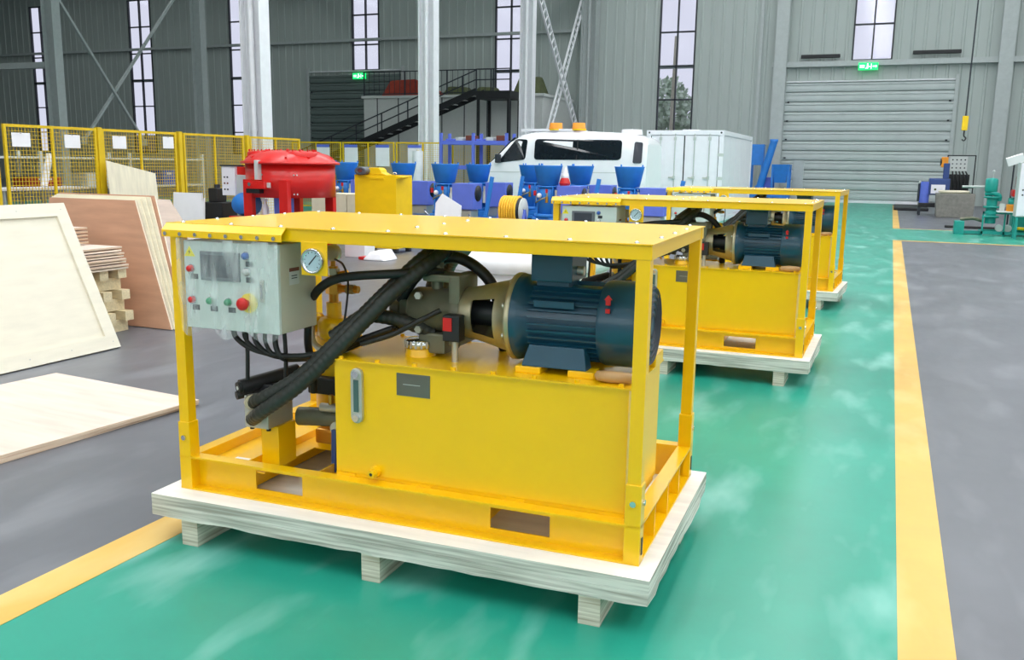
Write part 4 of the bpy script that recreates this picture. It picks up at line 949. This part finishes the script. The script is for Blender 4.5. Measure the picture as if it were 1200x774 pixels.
gl = [(-12.2, 19.0, 'blue spraying machine between the red mixer and the yellow feed box'),
      (-10.78, 19.3, 'blue spraying machine half hidden by the yellow feed box'),
      (-9.02, 18.0, 'front blue spraying machine with the big violet motor cover below the van nose'),
      (-8.95, 19.6, 'blue spraying machine behind the violet motor cover, in front of the van nose'),
      (-8.15, 20.95, 'blue spraying machine above the yellow hose coil, left of two overlapping hoppers'),
      (-6.62, 18.0, 'blue spraying machine in the front row, right of two overlapping hoppers'),
      (-6.44, 19.6, 'blue spraying machine in the back row under the wide van side window'),
      (-4.88, 18.0, 'blue spraying machine standing alone in front of the van rear')]
g0 = gun_proto()
for k, (x, y, l) in enumerate(gl):
    g = g0 if k == 0 else copy_tree(g0)
    g.location = (x, y, .0042); g['label'] = l
    if k in (2, 4): 
        pass
# yellow hose coil on its stand
hr = thing('hose_reel', 'yellow hose coil on a low stand before the blue machines', 'hose reel', (-6.85, 16.6, 0))
b = MB(); rr = .27
for k in range(7): b.lathe([(rr+.025*math.cos(a), -.16+k*.052+.025*math.sin(a)) for a in [2*PI*j/8 for j in range(9)]], (0, 0, .74), 'x', 24)
b.build('hose_coil', 'hose', hr); MB().lathe([(.0001, -.19), (.25, -.19), (.25, .19), (.0001, .19)], (0, 0, .74), 'x', 24).build('spool', 'dark', hr)
for x in (-.24, .24): MB().lathe([(.05, -.01), (.25, -.01), (.25, .01), (.05, .01)], (x, 0, .74), 'x', 24).build('side_disc', 'lgrey', hr) if x > 0 else None
for x in (-.27, .27):
    for s in (-1, 1): MB().bar((x, s*.28, 0), (x, 0, .76), .04).build('stand_leg', 'bluev', hr)
MB().cyl((-.28, 0, .74), (.28, 0, .74), .02, n=10).build('axle', 'steel', hr)
# white board leaning against the machine
b = MB(); o = b.prism([(0, 0), (.5, 0), (.5, .92), (.12, 1.12), (.0, .95)], 0, .02, 'y').build('white_offcut', 'paper', None, 0, (-7.36, 14.2, .004), (-.12, .0, 0))
tag(o, 'white cut board standing in front of the second blue machine', 'board')
t = thing('plastic_bag', 'red and white plastic bag lying on a violet motor cover', 'bag', (-6.22, 17.92, 1.2165))
MB().lathe([(.0001, 0), (.10, .005), (.12, .05), (.09, .13), (.07, .16)], n=9, smooth=False).build('red_bottom', 'red', t)
MB().lathe([(.07, .16), (.08, .20), (.04, .30), (.02, .36), (.0001, .37)], n=9, smooth=False).build('white_top', 'film', t)

# ================================================================== VAN
van = thing('panel_van', 'white van with dark side windows parked behind the blue machines', 'van', (-11.15, 23.5, .0042))
LV = 5.2; WV = 1.9
# roof line z(x) and body: loft along x
top = [(0.0, .95), (.10, 1.22), (.30, 1.42), (.62, 1.58), (.95, 1.86), (1.35, 2.26), (1.62, 2.44), (2.0, 2.53), (3.2, 2.55), (4.4, 2.50), (5.0, 2.42), (5.16, 2.30), (5.2, 1.6), (5.2, .9)]
st_x = [0.0, .06, .16, .30, .62, .95, 1.35, 1.62, 2.0, 2.6, 3.2, 3.8, 4.4, 4.85, 5.05, 5.16, 5.2]
def ztop(x):
    for (a, b1), (c, d1) in zip(top, top[1:]):
        if a <= x <= c and c > a: return b1+(d1-b1)*(x-a)/(c-a)
    return 2.2
def inset(z): return .02+max(0, (z-1.55))*.16+max(0, z-2.25)*.35
b = MB(); ringn = None; vs = []
for x in st_x:
    zt = ztop(x) if x < 5.19 else 2.2
    endc = .22*max(0, 1-x/.5)**2+.06*max(0, (x-5.0)/.2)**2
    zb = .45 if x > .1 else .55
    zz = [zb, .75, 1.1, 1.45, 1.7, 2.0, 2.25, 2.4]
    zz = [min(z, zt-.03) for z in zz]+[zt-.01, zt]
    pts = [(x, inset(z)+endc+(.0 if i < 8 else (.10 if i == 8 else .32)), z) for i, z in enumerate(zz)]
    ring = pts+[(p[0], WV-p[1], p[2]) for p in pts[::-1]]
    vs += ring; ringn = len(ring)
fs = [(i*ringn+k, i*ringn+(k+1) % ringn, (i+1)*ringn+(k+1) % ringn, (i+1)*ringn+k) for i in range(len(st_x)-1) for k in range(ringn)]
b.add(vs, fs, True); b.add(vs[:ringn], [tuple(range(ringn))]); b.add(vs[-ringn:], [tuple(range(ringn))[::-1]])
body = b.build('body', 'vanwhite', van)
def glazing(name, poly, mat, off=.014, round_=.05):
    vs = [(x, inset(z)-off, z) for x, z in poly]; n = len(vs)
    m = MB().add(vs+[(x, y+.03, z) for x, y, z in vs], [tuple(range(n))]+[(i, n+i, n+(i+1) % n, (i+1) % n) for i in range(n)])
    return m.build(name, mat, van)
def rr_poly(p, r=.08, k=4):
    out = []; n = len(p)
    for i in range(n):
        a, b_, c = Vector(p[i-1]), Vector(p[i]), Vector(p[(i+1) % n]); u = (a-b_).normalized()*r; w = (c-b_).normalized()*r
        for j in range(k+1):
            t = j/k; out.append(tuple(b_+u*(1-t)**2+w*t**2))
    return out
glazing('cab_window', rr_poly([(.98, 1.66), (1.80, 1.76), (1.84, 2.30), (1.50, 2.32)], .07), 'vanglass')
sw = glazing('side_window', rr_poly([(2.06, 1.76), (4.52, 1.78), (4.52, 2.30), (2.06, 2.32)], .10), 'vanglass')
glazing('window_bar', [(3.27, 1.78), (3.30, 1.78), (3.30, 2.30), (3.27, 2.30)], 'black', .018)
glazing('rear_window', rr_poly([(4.84, 1.70), (5.08, 1.70), (5.08, 2.24), (4.86, 2.26)], .05), 'screen')
for x in (1.92, 3.42): glazing('door_seam', [(x, .55), (x+.018, .55), (x+.018, 2.36), (x, 2.36)], 'lgrey', .004)
glazing('body_crease', [(.5, 1.40), (4.9, 1.44), (4.9, 1.46), (.5, 1.42)], 'lgrey', .004)
for x in (1.75, 3.3): glazing('door_handle', [(x, 1.30), (x+.16, 1.30), (x+.16, 1.34), (x, 1.34)], 'lgrey', .03)
MB().box(.72, 4.9, .03, WV-.03, .38, .55).build('sill', 'black', van)
MB().hexa([(-.04, .25, .45), (.2, .02, .45), (.2, WV-.02, .45), (-.04, WV-.25, .45)], [(-.06, .25, .75), (.2, .01, .78), (.2, WV-.01, .78), (-.06, WV-.25, .75)]).build('front_bumper', 'lgrey', van, .03)
MB().hexa([(.66, .25, 1.60), (.66, WV-.25, 1.60), (1.40, WV-.32, 2.34), (1.40, .32, 2.34)], [(.62, .25, 1.64), (.62, WV-.25, 1.64), (1.36, WV-.32, 2.37), (1.36, .32, 2.37)]).build('windscreen', 'vanglass', van)
MB().box(.98, 1.10, -.17, .03, 1.66, 1.90).build('wing_mirror', 'dark', van, .03)
MB().hexa([(.02, .2, .82), (.2, .06, .84), (.22, .1, 1.08), (.06, .24, 1.04)][::1], [(.0, .4, .82), (.02, .4, .84), (.08, .42, 1.08), (.06, .42, 1.04)]).build('headlight', 'gauge', van)
for x in (1.02, 4.15):
    MB().lathe([(.0001, -.001), (.41, -.001), (.41, .05), (.0001, .05)], (x, .0, .42), 'y', 28, True, (0, 2*PI)).build('wheel_arch', 'black', van)
    for y, s in ((-.005, 1), (WV-.22, 1)):
        w_ = MB().lathe([(.0001, .04), (.20, .03), (.22, 0), (.31, 0), (.335, .03), (.335, .19), (.31, .22), (.0001, .22)], (x, y, .335), 'y', 28).build('wheel', 'tyre', van); MB().lathe([(.0001, -.004), (.07, -.004), (.19, .02), (.21, .035)], (x, y, .335), 'y', 18).build('wheel_rim', 'lgrey', w_)
rk_ = MB().box(1.55, 3.1, .35, WV-.35, 2.53, 2.60).build('roof_plate', 'vanwhite', van, .01)
MB().cyl((4.55, .95, 2.46), (4.55, .95, 2.60), .30, .28, n=20).build('roof_vent', 'vanwhite', van)
for x in (2.34, 3.0):
    bc = MB().lathe([(.0001, 0), (.20, 0), (.20, .05), (.18, .06), (.17, .20), (.0001, .21)], (x+.18, .5, 2.56), n=20).build('beacon', 'orange', van)
    MB().lathe([(.205, .0), (.205, .035)], (x+.18, .5, 2.56), n=20).build('beacon_base', 'yellow2', bc)
# blue rack behind the van nose
bk = thing('blue_rack', 'blue steel rack with violet packets behind the van nose', 'rack', (-12.98, 25.62, 0))
for x in (0, 1.1, 2.2):
    for y in (0, .6): MB().box(x-.04, x+.04, y-.04, y+.04, 0, 2.55).build('upright', 'bluev', bk)
for z in (.6, 1.55, 2.3):
    for y in (0, .6): MB().box(0, 2.2, y-.03, y+.03, z-.1, z).build('beam', 'bluev', bk)
    MB().box(0, 2.2, 0, .6, z, z+.02).build('shelf', 'bluev', bk)
for k in range(6):
    tag(MB().box(-12.85+k*.34, -12.61+k*.34, 25.68, 26.1, 2.322, 2.38+.05*(k % 3)).build('packet', ('bluev', 'lgrey', 'rust')[k % 3], None, .015), ('left violet packet lying on top of the blue rack', 'left grey packet lying on top of the blue rack', 'left brown packet lying on top of the blue rack', 'right violet packet lying on top of the blue rack', 'right grey packet lying on top of the blue rack', 'right brown packet lying on top of the blue rack')[k], 'packet', ('violet packets on the rack', 'grey packets on the rack', 'brown packets on the rack')[k % 3])
t = thing('film_roll', 'white roll of film standing upright beside the middle white column', 'film roll', (-14.0, 26.0, 0)); MB().cyl((0,0,.0), (0,0,2.0), .17, n=20).build('roll', 'film', t); MB().cyl((0,0,2.0), (0,0,2.04), .05, n=12).build('core', 'cardboard', t)

# ================================================================== WHITE CONTAINER
ct = thing('shipping_container', 'white shipping container with double doors right of the van', 'container', (-7.09, 28.0, .0042))
CW, CH, CLn = 2.37, 2.72, 6.06
MB().box(.06, CW-.06, .06, CLn-.05, .05, CH-.05).build('inner_body', 'white', ct)
fr = MB()
for x in (0, CW-.14): fr.box(x, x+.14, 0, .14, 0, CH); fr.box(x, x+.14, CLn-.14, CLn, 0, CH)
for z in (0, CH-.14): fr.box(.14, CW-.14, 0, .14, z, z+.14); fr.box(0, .1, .14, CLn-.14, z, z+.14); fr.box(CW-.1, CW, .14, CLn-.14, z, z+.14)
fr.build('frame', 'white', ct, .008)
for x in (.15, 1.195):
    d_ = MB().box(x, x+1.025, .02, .06, .15, CH-.16).build('door', 'white', ct, .006)
    for xx in (x+.3, x+.75): MB().cyl((xx, .0, .1), (xx, .0, CH-.1), .018, n=8).build('lock_rod', 'lgrey', d_); 
    for xx in (x+.3, x+.75):
        for z in (.25, 1.3, CH-.25): MB().box(xx-.04, xx+.04, -.03, .02, z-.05, z+.05).build('rod_keeper', 'lgrey', d_)
        MB().box(xx-.16, xx+.0, -.04, -.01, 1.28, 1.32).build('rod_handle', 'steel', d_)
MB().box(1.168, 1.200, .008, .06, .15, CH-.16).build('door_gap', 'black', ct)
for x in (.130, 2.212): MB().box(x, x+.03, .008, .06, .15, CH-.16).build('door_gap', 'black', ct)
for x, z in ((.05, .5), (.05, 1.9), (2.2, .5), (2.2, 1.25), (2.2, 1.95)): MB().box(x, x+.18, -.015, .0, z, z+.09).build('hinge', 'lgrey', ct)
for k in range(5): MB().box(CW-.07, CW-.015, .2+k*1.14, .2+k*1.14+1.08, .16, CH-.17).build('side_panel', 'white', ct, .01)
for k in range(4): MB().box(CW-.07, CW-.05, 1.285+k*1.14, 1.335+k*1.14, .16, CH-.17).build('panel_gap', 'bezel', ct)
for x in (.0, CW-.17): MB().cyl((x+.085, -.002, CH-.07), (x+.085, .02, CH-.07), .03, n=10).build('corner_casting', 'dark', ct)
MB().box(.9, 1.4, 1.0, 1.5, CH, CH+.06).build('roof_hatch', 'white', ct, .01)
# blue conveyor feeder by the shutter
bf = thing('screw_feeder', 'blue machine with slanted screw tube left of the roller door', 'machine', (-5.3, 44.6, 0))
MB().cyl((-.45, -.2, .55), (.12, -.2, 2.85), .17, n=18).build('screw_tube', 'blue', bf); MB().lathe([(.19, 0), (.19, .12), (.0001, .125)], (.12, -.2, 2.82), n=18).build('tube_cap', 'blue', bf)
MB().cyl((-.47, -.2, .48), (-.40, -.2, .75), .22, n=18).build('tube_foot', 'blue', bf)
MB().box(-.95, -.35, .1, .7, 1.75, 2.72).build('upper_bin', 'blue', bf, .02)
b = MB(); b.hexa([(.25, -.25, .95), (.75, -.25, .95), (.75, .35, .95), (.25, .35, .95)], [(.10, -.4, 1.80), (.92, -.4, 1.80), (.92, .5, 1.80), (.10, .5, 1.80)]); b.build('feed_hopper', 'blue', bf)
for x, y in ((-.9, .15), (-.4, .15), (-.9, .65), (.15, -.35), (.88, -.35), (.88, .45), (.15, .45)): MB().box(x-.04, x+.04, y-.04, y+.04, 0, 1.78).build('leg', 'blue', bf)
MB().box(-.95, .9, -.35, .6, .25, .45).build('skid', 'blue', bf, .02); MB().box(-.3, .1, .0, .5, .45, 1.2).build('drive', 'bluev', bf, .04)
tag(MB().box(-4.35, -3.85, 45.3, 45.42, 0, 2.0).build('steel_plate', 'trimgrey', None, .02), 'grey steel plate standing between the blue screw machine and the shutter', 'plate')

# ================================================================== RIGHT SIDE MACHINES
ts = thing('stone_trough', 'rough grey concrete trough near the roller door', 'trough', (1.55, 35.6, 0))
b = MB(); x1_, d_ = 1.22, 1.0
b.hexa([(.02, .0, 0), (x1_-.02, .0, 0), (x1_-.02, d_, 0), (.02, d_, 0)], [(-.03, -.02, .84), (x1_, -.02, .84), (x1_, d_, .84), (-.03, d_, .84)])
b.build('basin', 'stone', ts, .03); MB().box(.12, x1_-.12, .12, d_-.12, .84, .85).build('rim_opening', 'olive', ts)
MB().lathe([(.48, .86), (.52, .90), (.48, .94), (.44, .90), (.48, .86)], (.55, .5, 0), n=28).build('hose_ring', 'cardboard', ts)
MB().box(.45, .85, .3, .6, .85, .90).build('yellow_lump', 'yellow2', ts, .03)
cr = thing('control_stand', 'black frame stand with white button panel behind the concrete trough', 'control stand', (1.93, 38.75, 0))
for x in (0, .95): MB().box(x-.02, x+.02, -.02, .02, 0, 2.22).build('upright', 'black', cr)
for z in (2.2, 1.0, .1): MB().box(0, .95, -.02, .02, z-.02, z+.02).build('crossbar', 'black', cr)
for x in (0, .95): MB().box(x-.02, x+.02, -.4, .4, 0, .04).build('foot', 'black', cr)
pn = MB().box(.08, .68, -.16, -.02, 1.62, 2.16).build('button_panel', 'lgrey', cr, .01)
for r in range(3):
    for c in range(4): MB().cyl((.17+c*.14, -.16, 1.74+r*.15), (.17+c*.14, -.18, 1.74+r*.15), .028, n=10).build('button', ('dark', 'bezel', 'dark')[r], pn)
MB().box(.1, .8, -.15, .3, .5, 1.5).build('valve_bank', 'black', cr, .03)
for k in range(5): MB().tube([(.2+k*.11, -.12, 1.62), (.22+k*.13, -.22, 1.4), (.25+k*.12, -.2, 1.15), (.3+k*.1, -.1, .8)], .028, 8).build('hose', 'rubber', cr)
MB().box(-.22, .02, -.2, .05, 1.75, 2.14).build('orange_box', 'orange', cr, .03); MB().lathe([(.0001, -.25), (.14, -.25), (.14, -.2), (.0001, -.2)], (-.0, -.08, 1.95), 'x', 14).build('fan', 'black', cr)
bw = thing('blue_winch', 'dark blue machine with violet drum left of the concrete trough', 'machine', (1.0, 37.2, 0))
MB().box(.3, 1.0, -.2, .5, .75, 1.35).build('gearbox', 'bhandle', bw, .04); MB().cyl((.18, -.05, .45), (.18, -.05, 1.22), .17, n=18).build('drum', 'bluev', bw)
MB().box(.38, .85, -.26, -.2, .80, 1.12).build('white_plate', 'white', bw); MB().cyl((.52, -.27, .95), (.52, -.29, .95), .04, n=10).build('plate_hub', 'olive', bw)
MB().box(-.0, 1.0, -.3, .6, .3, .45).build('skid', 'black', bw, .02); 
for x in (.05, .95):
    for y in (-.25, .55): MB().box(x-.04, x+.04, y-.04, y+.04, 0, .3).build('leg', 'dark', bw)
MB().cyl((-.02, -.1, .5), (-.02, -.1, 1.15), .04, n=10).build('side_pipe', 'dark', bw); MB().ball((-.0, -.1, 1.2), .05, 8).build('side_knob', 'lgrey', bw)
MB().box(.75, .95, 0, .3, 1.35, 1.9).build('mast', 'bhandle', bw, .02)
tag(MB().box(.2, 1.5, 40.5, 44.5, 0, .12).build('rubber_mat_stack', 'black', None, .03), 'flat dark pile on the floor beside the roller door', 'pile')
# teal pump skid
tp = thing('teal_pump_skid', 'teal grouting pump on a skid at the right edge', 'pump', (2.25, 26.6, 0))
MB().box(.0, 2.2, -.3, -.24, .04, .12).build('skid_rail', 'teal', tp); MB().box(.0, 2.2, .5, .56, .04, .12).build('skid_rail', 'teal', tp)
for x in (0, .55, 1.05, 2.1): MB().box(x, x+.05, -.24, .5, .05, .11).build('skid_cross', 'teal', tp)
for x in (.02, .52, 1.05): MB().box(x-.02, x+.02, -.3, -.26, .0, .62).build('skid_leg', 'teal', tp)
MB().box(0, 1.1, -.3, -.26, .56, .62).build('skid_bar', 'teal', tp)
MB().cyl((.22, .1, .3), (.22, .1, 1.0), .13, n=16).build('pump_column', 'teal', tp)
for z in (.45, .7, .95): MB().lathe([(.0001, z), (.2, z), (.2, z+.05), (.0001, z+.05)], (.22, .1, 0), n=16).build('column_flange', 'teal', tp)
MB().lathe([(.0001, 1.1), (.13, 1.1), (.15, 1.14), (.15, 1.42), (.12, 1.46), (.0001, 1.47)], (.17, .1, 0), n=16).build('air_vessel', 'teal', tp)
MB().cyl((.17, .1, 1.0), (.17, .1, 1.1), .05, n=10).build('vessel_neck', 'teal', tp); MB().cyl((.19, .1, 1.47), (.19, .1, 1.62), .012, n=6).build('vessel_pin', 'lgrey', tp); MB().ball((.19, .1, 1.64), .03, 8).build('vessel_knob', 'lgrey', tp)
MB().tube([(.06, .1, 1.06), (.2, .02, 1.08), (.36, .05, 1.02), (.38, .1, .9)], .06, 10).build('elbow_pipe', 'teal', tp)
MB().cyl((.6, .2, .85), (1.4, .2, .85), .12, n=16).build('cylinder', 'teal', tp); MB().box(.7, 2.2, -.1, .45, .12, .55).build('gear_housing', 'teal', tp, .05)
MB().cyl((-.5, .25, 1.23), (.05, .2, 1.24), .03, n=8).build('outlet_pipe', 'lgrey', tp)
MB().tube([(-.48, .1, .38), (-.2, .05, .42), (.05, .08, .36)], .045, 8).build('suction_pipe', 'castgrey', tp); MB().box(-.62, -.38, -.1, .3, .0, .35).build('suction_box', 'teal', tp, .02); MB().box(-.5, .05, -.05, .2, .02, .1).build('suction_skid', 'teal', tp)
MB().box(.65, 1.0, .0, .4, 1.0, 1.18).build('red_valve', 'red', tp, .04); MB().box(.75, 1.1, .1, .5, 1.18, 1.55).build('rusty_motor', 'rust', tp, .06)
for x in (.42, .62): MB().cyl((x, -.2, .2), (x, -.05, .2), .09, n=14).build('valve_disc', 'lgrey', tp)
MB().cyl((.75, -.28, .22), (1.0, -.25, .2), .04, n=10).build('yellow_grip', 'yellow2', tp)
t = thing('parts_tray', 'white tray with an orange box on the teal pump', 'tray', (2.75, 26.05, .622)); MB().box(-.2, .38, -.12, .27, 0, .03).build('tray', 'paper', t); MB().box(0, .34, -.08, .16, .03, .2).build('orange_box', 'orange', t, .01)
MB().box(-.16, -.04, -.02, .04, .03, .22).build('white_can', 'lgrey', t, .01)
wc = thing('control_cabinet', 'tall white control cabinet at the right edge above the teal pump', 'cabinet', (2.93, 25.4, 0))
MB().box(-.05, .75, -.02, .45, .55, 1.86).build('body', 'lgrey', wc, .01); MB().box(-.03, .73, -.035, -.02, .57, 1.84).build('door', 'white', wc, .006)
MB().box(.12, .34, -.045, -.035, 1.42, 1.62).build('display', 'blueb', wc)
for r in range(2):
    for c in range(5): MB().cyl((.06+c*.09, -.035, 1.08+r*.12), (.06+c*.09, -.05, 1.08+r*.12), .022, n=8).build('button', 'dark', wc)
for x in (.0, .7):
    for y in (.03, .4): MB().box(x-.03, x+.03, y-.03, y+.03, 0, .55).build('leg', 'teal', wc)
lp_ = thing('work_lamp', 'white rectangular work lamp tilted on a pole beside the control cabinet', 'lamp', (2.92, 27.2, 0))
MB().cyl((0, 0, .03), (.02, 0, 1.85), .02, n=8).build('pole', 'dark', lp_); MB().cyl((0,0,0), (0,0,.03), .2, n=16).build('base', 'dark', lp_)
h_ = MB().box(-.2, .2, -.05, .05, -.11, .11).build('lamp_head', 'paper', lp_, .01, (.03, -.02, 1.94), (.2, -.35, 0))
t = tag(MB().tube([(1.55, 29.3, .04), (2.2, 29.3, .04), (2.9, 29.2, .04), (3.6, 28.9, .04)], .035, 8).build('black_pipe', 'rubber'), 'thin black hose lying on the floor before the concrete trough', 'hose')

# ================================================================== WHITE WRAPPED TUB AND SCRAPS BEHIND THE NEAREST UNIT
wt = thing('wrapped_tub', 'white film-wrapped round tub behind the nearest unit', 'tub', (-3.75, 9.55, 0))
b = MB(); b.lathe([(1.12, .002), (1.0, .12), (.93, .40), (.90, .50), (.97, .53), (1.0, .60), (.97, .68), (.88, .72), (.6, .88), (.3, .98), (.0001, 1.0)], n=40); b.build('film_cover', 'film', wt)
MB().lathe([(.93, .50), (.945, .505), (.945, .525), (.93, .53)], n=40).build('tie_band', 'lgrey', wt)
sc_ = thing('paper_scrap', 'crumpled white packaging with a red corner on the grey floor', 'packaging', (-8.1, 13.6, 0))
sc_.location = (-7.95, 13.4, 0)
MB().hexa([(-.25, -.2, 0), (.2, -.22, 0), (.25, .2, 0), (-.2, .22, 0)], [(-.15, -.1, .14), (.12, -.16, .10), (.16, .12, .2), (-.1, .1, .16)]).build('white_wad', 'film', sc_, .04); MB().box(-.34, -.22, -.15, .05, 0, .05).build('red_flap', 'red', sc_, .01)
t = tag(MB().box(-8.75, -8.35, 13.55, 13.9, 0, .22).build('white_carton', 'paper', None, .01), 'small white carton on the grey floor beside the crumpled packaging', 'carton')

# keep the tree at thing > part > sub-part: anything deeper hangs from its part directly
def chain(o):
    c = []
    while o: c.append(o); o = o.parent
    return c
for o in list(bpy.data.objects):
    c = chain(o)
    if len(c) > 3:
        m = o.matrix_basis.copy()
        for p in c[1:-2]: m = p.matrix_basis @ m
        o.parent = c[-2]; o.matrix_basis = m
